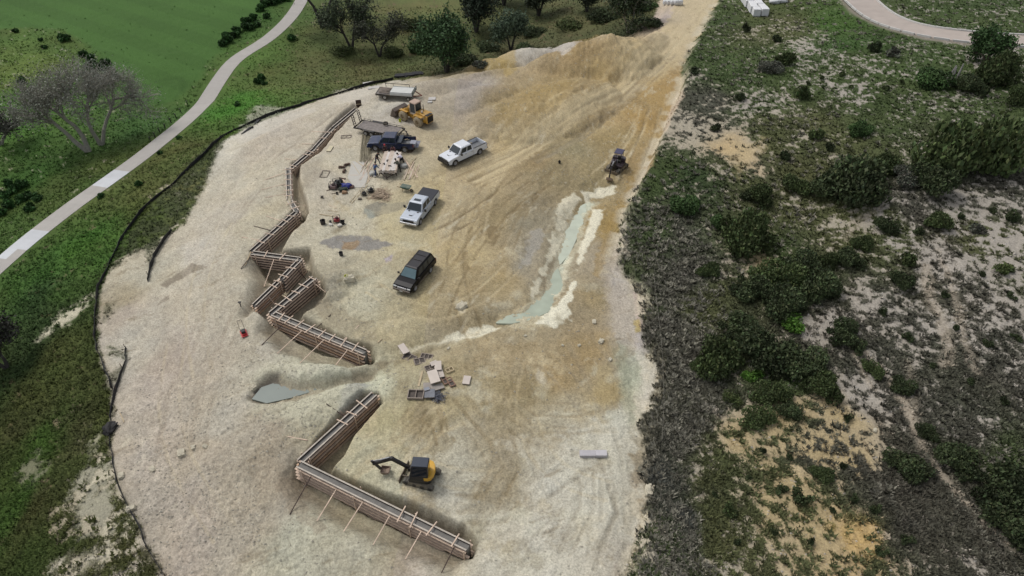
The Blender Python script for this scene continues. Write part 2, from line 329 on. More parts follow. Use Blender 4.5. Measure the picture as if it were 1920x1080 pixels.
LC = [(200,40,1,S,(48,76,38)),(400,50,1,S,(47,76,38)),(300,150,1,S,(60,86,43)),(250,110,1,S,(50,78,39)),(60,110,1,S,(74,92,48)),(60,200,1,S,(56,88,38)),(130,80,1,S,(62,84,44)),(150,330,1,S,(56,72,36)),(50,330,1,S,(48,74,34)),
 (280,225,1,S,(50,76,40)),(350,280,.98,B,(64,74,42)),(300,330,.97,B,(64,74,42)),(450,195,1,B,(54,94,35)),(440,235,.98,B,(58,80,38)),(520,150,.97,B,(70,82,48)),(480,100,1,B,(62,88,44)),(430,60,1,S,(50,78,38)),(600,120,.95,B,(70,78,52)),(700,60,.93,B,(72,78,54)),
 (680,130,.93,B,(70,76,50)),(800,30,.92,B,(80,86,58)),(900,60,.95,B,(64,72,48)),(1000,80,.93,B,(66,72,52)),(1100,40,.93,B,(70,76,54)),(770,150,.95,B,(66,72,48)),(250,400,.98,B,(60,74,38)),(360,340,.75,S,(76,84,56)),(340,390,.7,S,(70,78,50)),
 (100,500,1,B,(50,80,36)),(150,470,1,B,(54,86,36)),(60,600,1,B,(42,62,34)),(30,680,1,B,(40,58,32)),(100,700,.98,B,(58,68,38)),(180,700,.98,B,(56,66,38)),(180,780,.97,B,(60,68,38)),(60,850,1,B,(54,78,35)),(130,820,.85,(150,140,120),(62,66,44)),
 (60,780,.97,B,(60,68,42)),(190,880,.55,S,(66,74,46)),(100,950,.95,B,(64,68,42)),(180,980,.45,S,(68,76,48)),(150,1040,.5,S,(64,70,44)),(60,1050,.97,B,(56,70,38)),(250,1050,.5,(176,166,152),(66,72,48)),(120,930,.95,B,(58,66,40)),(30,950,1,B,(54,76,36)),
 (200,840,.7,S,(64,74,44)),(-200,500,1,B,(52,76,38)),(300,-100,1,B,(50,76,40)),(900,-100,.95,B,(62,70,46)),(1180,70,.95,B,(52,58,40)),(-200,1000,1,B,(54,70,38)),(850,125,.95,B,(56,62,42)),(1000,100,.95,B,(56,60,42))]
PC = [(1300,10,(192,176,148)),(1250,70,(196,178,146)),(1220,50,(186,172,160)),(1180,90,(176,158,118)),(1200,130,(196,176,132)),(1120,90,(174,154,112)),(1070,120,(168,146,104)),(1130,150,(172,150,104)),(1060,110,(180,172,160)),
 (1000,200,(164,144,100)),(940,220,(160,142,102)),(1040,180,(166,146,102)),(920,135,(176,156,108)),(980,110,(188,182,168)),(880,165,(170,160,146)),(860,200,(168,158,142)),(820,170,(176,164,146)),(900,230,(160,146,118)),
 (1090,200,(172,152,112)),(1150,200,(182,160,116)),(1230,170,(172,148,102)),(1250,150,(174,148,102)),(1200,220,(172,146,96)),(1150,260,(164,146,104)),(1080,280,(158,146,112)),(1200,300,(168,146,104)),(1030,330,(156,142,108)),(1110,320,(158,144,108)),
 (960,290,(192,172,128)),(900,330,(182,164,126)),(1000,310,(158,140,104)),(1060,225,(198,178,134)),(870,270,(182,168,138)),(780,300,(188,174,146)),(700,330,(196,187,170)),(640,300,(192,182,162)),(620,350,(190,180,163)),(650,420,(196,188,168)),(720,200,(192,183,168)),
 (600,240,(192,181,164)),(690,170,(196,188,174)),(520,250,(188,177,162)),(460,250,(200,194,182)),(480,330,(190,181,163)),(430,400,(186,176,160)),(400,330,(190,182,166)),(500,400,(188,178,156)),(360,480,(192,184,172)),(300,520,(190,180,160)),(250,520,(186,178,160)),(220,600,(182,170,156)),(215,560,(176,164,140)),(250,640,(186,178,164)),
 (300,700,(182,169,155)),(400,600,(188,178,160)),(450,620,(184,175,158)),(380,700,(183,171,154)),(300,850,(184,172,158)),(400,900,(182,170,153)),(350,1000,(180,168,155)),(460,1000,(176,165,148)),(520,900,(168,156,138)),(560,1000,(182,178,160)),(650,1040,(180,174,156)),(760,1060,(182,170,150)),(450,780,(182,174,160)),(560,790,(180,172,150)),(620,690,(196,193,172)),(680,720,(190,188,166)),(520,840,(170,158,140)),
 (600,560,(160,152,134)),(680,560,(190,183,160)),(750,420,(190,178,146)),(820,400,(192,176,140)),(850,470,(186,168,126)),(740,600,(182,170,140)),(830,560,(172,158,124)),(900,430,(178,160,120)),(960,400,(160,144,108)),(930,520,(174,156,116)),(980,480,(160,150,126)),(1000,420,(158,148,122)),(1020,380,(152,140,112)),
 (880,590,(158,144,112)),(950,650,(170,156,124)),(800,640,(170,158,128)),(760,720,(176,166,138)),(850,700,(172,158,122)),(950,720,(166,150,112)),(850,780,(178,164,126)),(1040,680,(168,148,108)),(1100,640,(164,142,100)),(1110,560,(160,144,108)),(1150,420,(166,144,96)),(1160,540,(182,172,156)),(1180,600,(184,174,156)),(1160,640,(178,170,150)),(1200,640,(188,178,166)),
 (1130,720,(170,150,104)),(1180,700,(176,176,150)),(1210,740,(198,190,172)),(1050,760,(178,166,136)),(1000,720,(160,146,110)),(1150,800,(198,194,172)),(1120,880,(202,197,178)),(1050,940,(198,192,172)),(1130,960,(200,195,176)),(1050,1040,(194,188,170)),(950,1040,(190,182,160)),(1195,860,(160,148,122)),(1195,960,(160,146,120)),(1180,1040,(172,160,140)),
 (950,850,(164,152,124)),(900,900,(170,160,134)),(900,980,(176,168,142)),(930,780,(160,146,112)),(1000,850,(176,166,138)),(860,860,(186,180,158)),(850,950,(194,188,168)),(760,900,(196,191,168)),(680,870,(188,181,154)),(720,800,(182,172,138)),(800,800,(150,136,104)),(660,790,(178,166,136)),(800,740,(172,158,120)),
 (1250,-60,(190,174,146)),(1400,-200,(188,172,146)),(700,1250,(184,174,154)),(1050,1250,(194,188,168))]
def idw(ctrl, vals, pw=3.2, wob=2.2):
    pts = WM([(c[0], c[1]) for c in ctrl]); s_ = 1/np.maximum(1, (pts[:,1]/60.)**1.0)
    xx = X+wob*fbm(X, Y, .16, 3, 51); yy = Y+wob*1.4*fbm(X, Y, .16, 3, 61)
    num = np.zeros(X.shape+(vals.shape[1],)); den = np.zeros(X.shape)
    for p, v, sc in zip(pts, vals, s_):
        w_ = 1/((((xx-p[0])**2+((yy-p[1])*.75)**2)*sc*sc)+.3)**(pw/2); den += w_; num += w_[..., None]*v
    return num/den[..., None]
colP = idw(PC, np.array([C(*c[2]) for c in PC])); colP = colP*.88+.12*colP.mean(-1, keepdims=True)*np.array([1.02,1.0,.96])
vR = idw(RC, np.array([[*C(*c[3]), *C(*c[4]), c[2]] for c in RC]), 3.0, 3)
vL = idw(LC, np.array([[*C(*c[3]), *C(*c[4]), c[2]] for c in LC]), 3.0, 3)
vO = np.where(right[..., None], vR, vL)
cl = np.where(right, .5+.5*(fbm(X, Y, 1.7, 5, 111, .72)+.35*fbm(X, Y, .25, 3, 115)), .5+.5*fbm(X, Y, .9, 6, 111, .72)); cl = np.clip((cl-.5)*2.2+.5+.16*nb2*right+.10*fbm(X, Y, .12, 3, 13), 0, 1)
cover = np.clip(vO[..., 6]+.0, 0, 1); yel = sst(1.45, 2.0, vO[..., 0]/np.maximum(vO[..., 2], .01)); cover = np.where(right, np.clip(cover**1.05+.06-.20*yel, 0, 1), cover)
vegm = sst(-.10, .10, cover-cl)*np.where(cover > .96, 1, 1)
g1 = 1+.22*fbm(X, Y, .35, 4, 121)+.30*fbm(X, Y, 2.2, 4, 131, .7)*np.where(right, 1, .8)
soilv = 1+.12*nb+.14*nb2
vO[..., 3:6] *= np.where(right[..., None], 1., np.array([1.85, 1.66, 1.40]))
col = vO[..., 0:3]*soilv[..., None]*(1-vegm[..., None])+vO[..., 3:6]*g1[..., None]*vegm[..., None]
hue = fbm(X, Y, .22, 4, 141)[..., None]*np.where(right, .5, 1)[..., None]
col = col*(1+hue*np.array([.16, -.02, .06])*vegm[..., None])
# mown fairway: smooth, one green
fair = poly([(-300,52),(110,54),(165,85),(205,120),(240,150),(232,165),(218,178),(225,190),(300,200),(330,190),(372,150),(400,110),(440,60),(520,5),(560,-150),(-300,-150)], 1.2, .8)*(1-sst(.3, .6, pad))
fcol = C(72,104,49)*(1+.16*fbm(X, Y, .06, 4, 151)+.07*nb2+.05*np.sign(np.sin((X*.5+Y*.8)*.9))*sst(60,110,Y))[..., None]
fcol = fcol*(1-.12*line([(270,165),(300,150),(340,146),(345,165),(325,190),(290,200)], .6, .6, .2)[..., None])
col = col*(1-fair[..., None])+fcol*fair[..., None]
vegm *= (1-.0*fair)
def bl(m, c, a=1.): 
    global col
    m = (m*a)[..., None]; col = col*(1-m)+(np.asarray(c))*m
# dirt site over everything inside the limits of work
DIRT = [(1640,-330),(1500,-200),(1400,-80),(1345,0),(1310,60),(1280,125),(1278,165),(1252,225),(1224,290),(1228,310),(1200,345),(1168,400),(1150,470),(1162,490),(1192,540),(1206,580),(1202,620),(1206,650),(1232,690),(1230,740),(1203,800),(1214,870),(1207,960),(1175,1080),(1175,1400),(430,1400),(330,1130),(306,1078),(262,1000),(238,960),(222,900),(208,850),(206,795),(216,735),(192,690),(181,620),(180,570),(196,525),(222,488),(270,462),(312,440),(345,420),(384,345),(400,300),(412,268),(430,256),(520,216),(600,186),(735,152),(850,136),(960,110),(1060,88),(1130,75),(1185,70),(1225,35),(1245,-20),(1330,-150),(1400,-330)]
dm = poly(DIRT, .35, .5, .35)
fine8 = fbm(X, Y, 7., 2, 511, .8); pv = (1+.16*fine8+.16*nb+.24*nb2+.13*fbm(X, Y, .3, 5, 161, .65))
cm_ = C(178,167,142)[None, None]; colP = np.clip(cm_+(colP-cm_)*1.18, .05, .7)*.99
colP = colP*np.where((X < -8)[..., None], np.array([1.02, 1.02, .95]), np.array([1., 1., 1.]))
pc = colP*pv[..., None]*(1+fbm(X, Y, .5, 4, 171)[..., None]*np.array([.03, .0, -.05]))
col = col*(1-dm[..., None])+pc*dm[..., None]
vegcov = vegm*(1-dm)
# strips of weeds inside the limits, pale scars outside them
for pts, c, a in [([(430,256),(400,262),(330,340),(285,380),(255,420),(220,470),(200,500),(215,500),(262,470),(300,458),(320,430),(352,400),(385,340),(402,300)],(66,74,46),.85),
                  ([(288,430),(318,425),(300,470),(282,500),(272,480)],(78,84,58),.6),([(205,648),(232,652),(234,672),(208,668)],(66,82,42),.8),([(196,565),(210,570),(200,600),(192,590)],(80,86,56),.6),
                  ([(200,700),(228,690),(222,715),(210,718)],(90,94,70),.6)]:
    m = poly(pts, .5, .7, .5)*sst(.25, .5, cl+.15); bl(m, C(*c)*g1[..., None], a); vegcov = np.maximum(vegcov, m*a)
for pts, c, a in [([(70,640),(95,600),(130,575),(178,548),(180,562),(150,592),(110,618),(80,640)],(196,190,166),1),([(110,1062),(150,1040),(190,1010),(205,1020),(170,1060),(130,1085)],(196,188,168),.9),
                  ([(150,890),(205,870),(215,960),(240,1000),(210,1010),(160,1000),(140,930)],(186,180,162),.65),([(40,880),(70,850),(90,900),(60,930)],(150,140,126),.5),([(160,830),(185,790),(195,815),(180,850)],(190,184,160),.6)]:
    m = poly(pts, .5, 1.2, .8)*sst(.35, .7, 1-cl+.12); bl(m, C(*c), a); vegcov *= 1-m
# patches of other earth on the site: (pixels, colour, alpha, soft, warp)
PT = [([(960,830),(1190,790),(1190,1000),(1170,1090),(900,1090),(930,960),(1040,900)],(207,202,184),.5,1.2,1.6),
 ([(880,340),(960,272),(1060,215),(1150,160),(1215,100),(1262,20),(1300,-40),(1370,-40),(1312,60),(1272,125),(1180,188),(1080,240),(980,300),(930,350)],(204,187,150),.65,.7,1.0),([(1100,372),(1120,380),(1100,430),(1080,480),(1060,540),(1030,590),(985,605),(930,610),(940,598),(985,575),(1020,540),(1035,490),(1060,420)],(206,201,176),.5,.5,.9),([(740,652),(830,632),(935,603),(938,610),(850,634),(760,662)],(222,215,190),.8,.25,.4),
 ([(1040,500),(1060,470),(1072,480),(1060,520),(1046,560),(1030,590),(1010,600),(1036,560)],(222,216,190),.7,.4,.8),([(930,602),(990,590),(1040,600),(1060,625),(1000,620),(960,618)],(206,198,170),.5,.5,.8),([(740,650),(830,632),(900,622),(870,636),(780,658)],(196,186,156),.6,.3,.6),
 ([(1120,345),(1150,350),(1148,362),(1110,366),(1098,378),(1092,360)],(224,218,194),.9,.3,.5),
 ([(1078,365),(1092,372),(1062,410),(1050,450),(1040,480),(1030,500),(1010,540),(998,556),(1008,520),(1028,470),(1046,410),(1052,372)],(220,213,188),.85,.25,.5),
 ([(1108,388),(1136,392),(1122,430),(1100,468),(1086,500),(1078,490),(1092,450)],(228,222,198),.95,.25,.35),
 ([(1072,530),(1088,500),(1074,560),(1060,590),(1052,602),(1056,622),(1040,628),(1022,616),(1000,608),(1030,590),(1052,560)],(230,225,202),.95,.3,.8),
 ([(856,618),(905,608),(930,604),(930,612),(880,626),(850,632),(820,640),(826,632)],(224,218,194),.95,.3,.5),
 ([(1098,376),(1112,380),(1085,420),(1066,470),(1052,520),(1040,545),(1046,500),(1062,450),(1080,400)],(206,210,188),.8,.3,.5),
 ([(600,455),(640,440),(700,445),(730,460),(715,468),(680,472),(640,470)],(142,139,134),.9,.25,.6),([(642,452),(672,450),(678,458),(660,470),(642,468)],(158,136,108),.95,.2,.3),
 ([(686,385),(710,377),(735,382),(758,378),(770,372),(778,378),(745,396),(715,404),(696,412),(684,400)],(142,138,124),.85,.25,.3),([(684,392),(702,396),(704,410),(692,412)],(160,166,156),.6,.3,.3),
 ([(545,310),(596,300),(600,330),(580,350),(560,330)],(160,150,134),.4,1,1),([(480,200),(590,205),(540,240),(470,262),(440,262)],(202,195,182),.45,1,1),
 ([(300,535),(330,515),(360,495),(395,500),(360,512),(332,528),(310,540)],(134,124,108),.8,.2,.3),([(278,582),(310,555),(322,552),(318,562),(296,574)],(140,130,114),.75,.15,.3),
 ([(462,745),(485,720),(500,706),(522,700),(520,725),(500,745),(480,756)],(122,114,102),.85,.3,.4),([(652,690),(690,676),(740,668),(700,694),(664,705)],(128,118,98),.7,.3,.4),
 ([(740,668),(800,642),(850,632),(840,640),(790,662),(740,680)],(132,120,92),.6,.3,.4),([(640,740),(668,712),(690,720),(660,760),(640,770)],(150,152,158),.6,.5,.5),
 ([(1060,100),(1084,98),(1082,115),(1060,124),(1036,120)],(194,186,174),.8,.3,.5),([(962,110),(1000,92),(1035,88),(1020,104),(985,118)],(196,190,176),.7,.4,.6),([(935,108),(965,102),(968,130),(950,145),(932,128)],(178,156,104),.7,.4,.5),
 ([(1195,150),(1240,140),(1272,140),(1262,190),(1245,210),(1200,180)],(176,148,96),.4,1,1.5),([(1010,190),(1060,170),(1080,190),(1040,230),(960,250),(920,240)],(164,142,96),.5,.8,1.2),([(1060,80),(1120,66),(1175,84),(1150,110),(1080,110)],(176,152,104),.4,.6,1),
 ([(905,435),(925,425),(940,440),(930,470),(918,460)],(118,102,74),.6,.4,1),([(862,470),(885,480),(880,520),(860,500)],(134,118,88),.5,.5,1),([(880,480),(905,490),(905,560),(880,540)],(150,132,98),.5,.6,1.2),
 ([(985,470),(1000,440),(1020,430),(1010,470),(990,500),(965,510)],(164,160,150),.7,.4,.8),([(862,568),(876,565),(872,590),(862,588)],(206,198,176),.9,.1,.2),
 ([(720,485),(736,478),(734,488),(724,492)],(176,166,176),.8,.15,.15),([(715,530),(724,535),(716,540),(706,540)],(140,130,106),.6,.2,.3),([(835,425),(850,420),(860,430),(846,432)],(134,122,96),.6,.2,.4),
 ([(740,820),(790,770),(840,790),(850,840),(800,850),(770,840)],(140,126,94),.5,.6,1.0),([(1120,790),(1165,765),(1190,800),(1180,900),(1180,1000),(1090,1010),(1050,900),(1060,850)],(204,200,182),.55,1,1.5),
 ([(1110,690),(1150,680),(1160,740),(1130,780),(1105,760)],(174,158,120),.5,.6,1),([(1150,640),(1172,650),(1190,740),(1200,800),(1180,800),(1165,740)],(164,166,142),.6,.5,.5),
 ([(1150,520),(1190,545),(1195,640),(1150,640),(1140,560)],(186,176,160),.6,.5,1),([(1180,480),(1150,478),(1162,440),(1172,410),(1170,440)],(190,180,164),.7,.3,.4),([(1190,550),(1206,580),(1204,620),(1192,610)],(190,168,160),.6,.3,.4),
 ([(1200,660),(1232,690),(1228,740),(1204,790),(1200,720)],(206,199,182),.7,.4,.6),([(1188,600),(1200,595),(1202,620),(1190,625)],(186,166,98),.7,.2,.3),([(1220,300),(1200,345),(1180,380),(1172,372),(1192,340),(1208,305)],(188,178,162),.7,.3,.4),
 ([(1282,180),(1262,215),(1250,245),(1244,240),(1256,210),(1270,170)],(196,178,156),.8,.25,.3),([(1008,690),(1020,700),(1016,720),(1004,712)],(206,198,178),.6,.3,.5),([(870,890),(905,900),(960,900),(960,960),(900,950)],(146,134,108),.45,.6,1.5),
 ([(960,700),(1010,710),(1000,760),(960,740)],(146,130,98),.45,.8,1.3),([(900,640),(1000,650),(1040,700),(980,680),(900,670)],(158,140,106),.5,.8,1.3),([(600,560),(700,600),(700,640),(640,640),(590,600)],(150,138,114),.5,.6,.8),
 ([(1050,640),(1140,620),(1150,660),(1090,680)],(166,148,112),.5,.7,1.2),([(1150,430),(1190,350),(1212,300),(1200,300),(1160,380),(1130,430),(1110,520),(1125,520)],(162,136,84),.5,.4,.6),
 ([(810,960),(850,940),(900,960),(880,1000)],(196,190,170),.5,.6,1),([(700,400),(760,360),(800,420),(740,440)],(196,184,150),.4,.8,1.3),([(620,170),(700,160),(720,180),(660,200)],(200,192,178),.5,.5,1),([(690,215),(760,195),(790,230),(720,240)],(188,182,170),.6,.4,.8),
 ([(495,640),(560,690),(620,700),(540,700),(480,670)],(190,184,170),.5,.5,1),([(560,860),(520,900),(540,960),(600,990),(560,900)],(142,128,108),.45,.5,.8)]
for pts, c, a, soft, wp in PT: bl(poly(pts, soft*.5, wp, wp*.8), C(*c)*(1+.10*nb2)[..., None], a)
SN = [sst(-.4, .3, fbm(X, Y, 1.3, 4, 400+k, .7)) for k in range(6)]
for k in range(150):                                   # broad scuffs and pushed-out smears of lighter and darker soil
    px, py = random.uniform(640, 1180), random.uniform(380, 1060)
    if px > 1150 and py < 480: continue
    a = random.uniform(0, 6.28); L = random.uniform(14, 46)
    m = line([(px, py), (px+L*math.cos(a), py+L*math.sin(a)*.6), (px+1.8*L*math.cos(a+.4), py+1.8*L*math.sin(a+.4)*.6)], random.uniform(.15, 1.0), random.uniform(.2, .7), 1.0)*pad*(1-digm)*SN[k % 6]
    bl(m, random.choice([LT, C(150,134,102), PL, C(140,128,100)]), random.uniform(.15, .5))
for m, c, a in TRM: bl(m, c, a)
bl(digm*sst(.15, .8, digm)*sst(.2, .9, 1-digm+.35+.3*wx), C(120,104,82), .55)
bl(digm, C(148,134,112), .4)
spk = fbm(X, Y, 3.8, 3, 201, .8)                    # light pebbles and crumbs
bl(sst(.45, .7, spk)*dm*(.35+.65*rubz), C(206,200,182), .55)
bl(sst(.4, .75, fbm(X, Y, 2.6, 3, 231, .8))*dm*(.4+.4*rubz), C(126,114,92), .35)
strk = fbm(X*.9+Y*.45, (Y*.9-X*.45)*4, .5, 4, 261, .7); bl(sst(.25, .6, strk)*dm*sst(.0, .5, fbm(X, Y, .12, 2, 271)+.15), C(126,112,86), .5); strk2 = fbm((X*.9-Y*.45)*4, (Y*.9+X*.45), .4, 4, 281, .7); bl(sst(.25, .6, strk2)*dm*sst(.0, .5, fbm(X, Y, .12, 2, 291)+.15), C(212,204,180), .45)
for pts, wd, a in [([(1585,640),(1625,665),(1655,700),(1690,750),(1735,850),(1790,920),(1850,985),(1930,1050)],.28,.8),([(1735,500),(1742,560),(1765,600),(1778,650),(1770,680)],.9,.6),([(1598,650),(1612,690),(1640,730)],.25,.7),([(1760,470),(1790,560),(1800,620),(1830,700)],.5,.5),
                   ([(1640,330),(1600,300),(1560,290)],.6,.2),([(1700,680),(1712,760),(1720,840)],.4,.4),([(1650,390),(1600,420),(1585,450)],.5,.4)]:
    m = line(pts, wd, .4, .35); bl(m, C(176,164,146), a); vegcov *= 1-m*a
bl(poly([(1385,270),(1430,262),(1445,280),(1400,300),(1380,330),(1372,295)], .6, 1.0, .8), C(192,174,136), .55)
bl(poly([(1560,990),(1640,985),(1640,1030),(1590,1040)], 1, 1.2, .8)*sst(.3,.6,1-cl+.1), C(192,162,104), .5)
rim = line(EDGE_R, .9, .9, .8)*sst(-.25, .15, fbm(X, Y, .7, 3, 311)); bl(rim, C(204,194,170), .75)
bl(poly([(470,700),(520,668),(600,672),(690,690),(650,720),(700,735),(620,800),(540,790),(470,765)], 1.0, 1.2, .8)*(1-digm), C(196,193,170)*(1+.2*nb2)[..., None], .6)
bl(poly([(470,735),(500,706),(524,704),(512,728),(486,750)], .3, .4, .3), C(116,110,100), .8)
bl(rm, C(150,140,130), .8); vegcov *= (1-rm)*(1-pm)
col = np.clip(col, .004, .85)
# mesh
idx = np.arange(NR*NC).reshape(NR, NC)
quads = np.stack([idx[:-1,:-1], idx[1:,:-1], idx[1:,1:], idx[:-1,1:]], -1).reshape(-1, 4)
me = bpy.data.meshes.new('ground')
me.vertices.add(NR*NC); me.vertices.foreach_set('co', np.stack([X, Y, H], -1).reshape(-1).astype(np.float32))
me.loops.add(quads.size); me.loops.foreach_set('vertex_index', quads.reshape(-1).astype(np.int32))
me.polygons.add(len(quads)); me.polygons.foreach_set('loop_start', np.arange(0, quads.size, 4, dtype=np.int32)); me.polygons.foreach_set('loop_total', np.full(len(quads), 4, np.int32))
me.polygons.foreach_set('use_smooth', np.ones(len(quads), bool)); me.update(calc_edges=True)
at = me.color_attributes.new('Col', 'FLOAT_COLOR', 'POINT')
at.data.foreach_set('color', np.concatenate([col, np.ones(col.shape[:2]+(1,))], -1).reshape(-1).astype(np.float32))
gm = bpy.data.materials.new('earth_and_turf'); gm.use_nodes = True
n, l = gm.node_tree.nodes, gm.node_tree.links; p = n['Principled BSDF']; p.inputs['Roughness'].default_value = .95; p.inputs['Specular IOR Level'].default_value = .15
a_ = n.new('ShaderNodeVertexColor'); a_.layer_name = 'Col'; tc = n.new('ShaderNodeTexCoord')
n1 = n.new('ShaderNodeTexNoise'); n1.inputs['Scale'].default_value = 7.; n1.inputs['Detail'].default_value = 8; n1.inputs['Roughness'].default_value = .7
l.new(tc.outputs['Object'], n1.inputs['Vector'])
mr = n.new('ShaderNodeMapRange'); mr.inputs[1].default_value = .3; mr.inputs[2].default_value = .7; mr.inputs[3].default_value = .62; mr.inputs[4].default_value = 1.38; l.new(n1.outputs['Fac'], mr.inputs[0])
mu = n.new('ShaderNodeVectorMath'); mu.operation = 'SCALE'; l.new(a_.outputs['Color'], mu.inputs[0]); l.new(mr.outputs[0], mu.inputs['Scale']); l.new(mu.outputs[0], p.inputs['Base Color'])
bp = n.new('ShaderNodeBump'); bp.inputs['Strength'].default_value = .5; bp.inputs['Distance'].default_value = .06; l.new(n1.outputs['Fac'], bp.inputs['Height']); l.new(bp.outputs[0], p.inputs['Normal'])
me.materials.append(gm); go = bpy.data.objects.new('ground', me); COL.objects.link(go); tag(go, kind='structure')
# ---------------------------------------------------------------- water, paths, fences, formwork, panels
def draped(name, pts, w_, off, mat, step=1.0, thick=.12, nw=4, parent=None):
    P = GA(pts); Q = [P[0][:2]]
    for a, b in zip(P[:-1, :2], P[1:, :2]):
        k = max(1, int(np.linalg.norm(b-a)/step)); Q += [a+(b-a)*(i+1)/k for i in range(k)]
    Q = np.array(Q)
    for _ in range(6): Q[1:-1] = (Q[:-2]+Q[2:]+2*Q[1:-1])/4
    mb = MB(); n_ = len(Q); vs_ = []
    for i in range(n_):
        t = Q[min(i+1, n_-1)]-Q[max(i-1, 0)]; t = t/np.linalg.norm(t); nr = np.array([-t[1], t[0]])
        pp = [Q[i]+nr*w_*(j/nw-.5) for j in range(nw+1)]
        zz = float(np.max([hz(p_[0], p_[1]) for p_ in pp]))
        row = [(p_[0], p_[1], zz*.6+float(hz(p_[0], p_[1]))*.4+off) for p_ in pp]
        row += [(pp[-1][0], pp[-1][1], row[-1][2]-thick-.2), (pp[0][0], pp[0][1], row[0][2]-thick-.2)]
        vs_ += row
    m_ = nw+3
    fs = [(i*m_+j, i*m_+(j+1) % m_, (i+1)*m_+(j+1) % m_, (i+1)*m_+j) for i in range(n_-1) for j in range(m_)]
    mb.add(vs_, fs); return mb.build(name, mat, parent), Q
conc = M('path_concrete', (172,166,160), .85, 0, .05, .8, .1)
# the newer pours of the cart path are whiter: bands of another concrete set in the material along the path
pth, PQ = draped('cart_path', PATHL, 2.75, .05, conc, 1.6); tag(pth, kind='structure')
m_ = bpy.data.materials.new('path_pours'); m_.use_nodes = True; n, l = m_.node_tree.nodes, m_.node_tree.links; p = n['Principled BSDF']; p.inputs['Roughness'].default_value = .85
at = pth.data.color_attributes.new('Col', 'FLOAT_COLOR', 'CORNER'); cc = np.ones((len(pth.data.loops), 4))
A1, A2, A3, A4 = [GA([q])[0][1] for q in ((232,322),(188,352),(75,435),(20,480))]
for pl in pth.data.polygons:
    y_ = pl.center.y; k_ = int(pl.index/7)
    base_ = C(176,171,164)*(1+.05*math.sin(k_*2.3)*(k_ % 3 == 0))
    if A2 < y_ < A1 or A4 < y_ < A3: base_ = C(204,206,208)*(1+.05*math.sin(k_*1.7))
    for li in pl.loop_indices: cc[li, :3] = base_
at.data.foreach_set('color', cc.reshape(-1))
a_ = n.new('ShaderNodeVertexColor'); a_.layer_name = 'Col'; no = n.new('ShaderNodeTexNoise'); no.inputs['Scale'].default_value = 1.2; no.inputs['Detail'].default_value = 8
tc = n.new('ShaderNodeTexCoord'); l.new(tc.outputs['Object'], no.inputs['Vector'])
mr = n.new('ShaderNodeMapRange'); mr.inputs[3].default_value = .88; mr.inputs[4].default_value = 1.1; l.new(no.outputs['Fac'], mr.inputs[0])
mu = n.new('ShaderNodeVectorMath'); mu.operation = 'SCALE'; l.new(a_.outputs['Color'], mu.inputs[0]); l.new(mr.outputs[0], mu.inputs['Scale']); l.new(mu.outputs[0], p.inputs['Base Color'])
pth.data.materials.clear(); pth.data.materials.append(m_)
rd, RQ = draped('road', ROADR, 5.2, .08, M('road_gravel', (180,168,158), .9, 0, .08, .6, .1), 2.0); tag(rd, kind='structure')
def kerb(side, name):
    mb = MB(); 
    for i in range(len(RQ)-1):
        a, b = RQ[i], RQ[i+1]; t = (b-a)/np.linalg.norm(b-a); nr = np.array([-t[1], t[0]])*side*2.74
        pa = a+nr; pb = b+nr; za = float(max(hz(*pa), hz(*a)))+.16; zb = float(max(hz(*pb), hz(*b)))+.16
        mb.bar((pa[0], pa[1], za), (pb[0], pb[1], zb), .22, .3)
    tag(mb.build(name, M('kerb_concrete', (205,203,198), .8, 0, .05)), kind='structure')
kerb(1, 'kerb'); kerb(-1, 'kerb')
# water: flat sheets lying in the hollows
def water(name, pts, z, rgb):
    m = bpy.data.materials.new(name); m.use_nodes = True; p = m.node_tree.nodes['Principled BSDF']
    n, l = m.node_tree.nodes, m.node_tree.links; no = n.new('ShaderNodeTexNoise'); no.inputs['Scale'].default_value = .9; no.inputs['Detail'].default_value = 4
    tc = n.new('ShaderNodeTexCoord'); l.new(tc.outputs['Object'], no.inputs['Vector']); cr = n.new('ShaderNodeValToRGB')
    cr.color_ramp.elements[0].color = (*(C(*rgb)*.92), 1); cr.color_ramp.elements[1].color = (*(C(*rgb)*1.1), 1); l.new(no.outputs['Fac'], cr.inputs[0]); l.new(cr.outputs[0], p.inputs['Base Color'])
    p.inputs['Roughness'].default_value = .12
    P = [tuple(Gz(a, b, z)) for a, b in pts]; mb = MB(); mb.prismz([(a[0], a[1]) for a in P], z-.5, z)
    return tag(mb.build(name, m), kind='structure')
pz = float(G(540, 738).z)
water('pond_water', [(472,748),(490,726),(520,716),(560,719),(612,712),(618,718),(585,734),(545,746),(500,756)], pz+.10, (134,142,134))
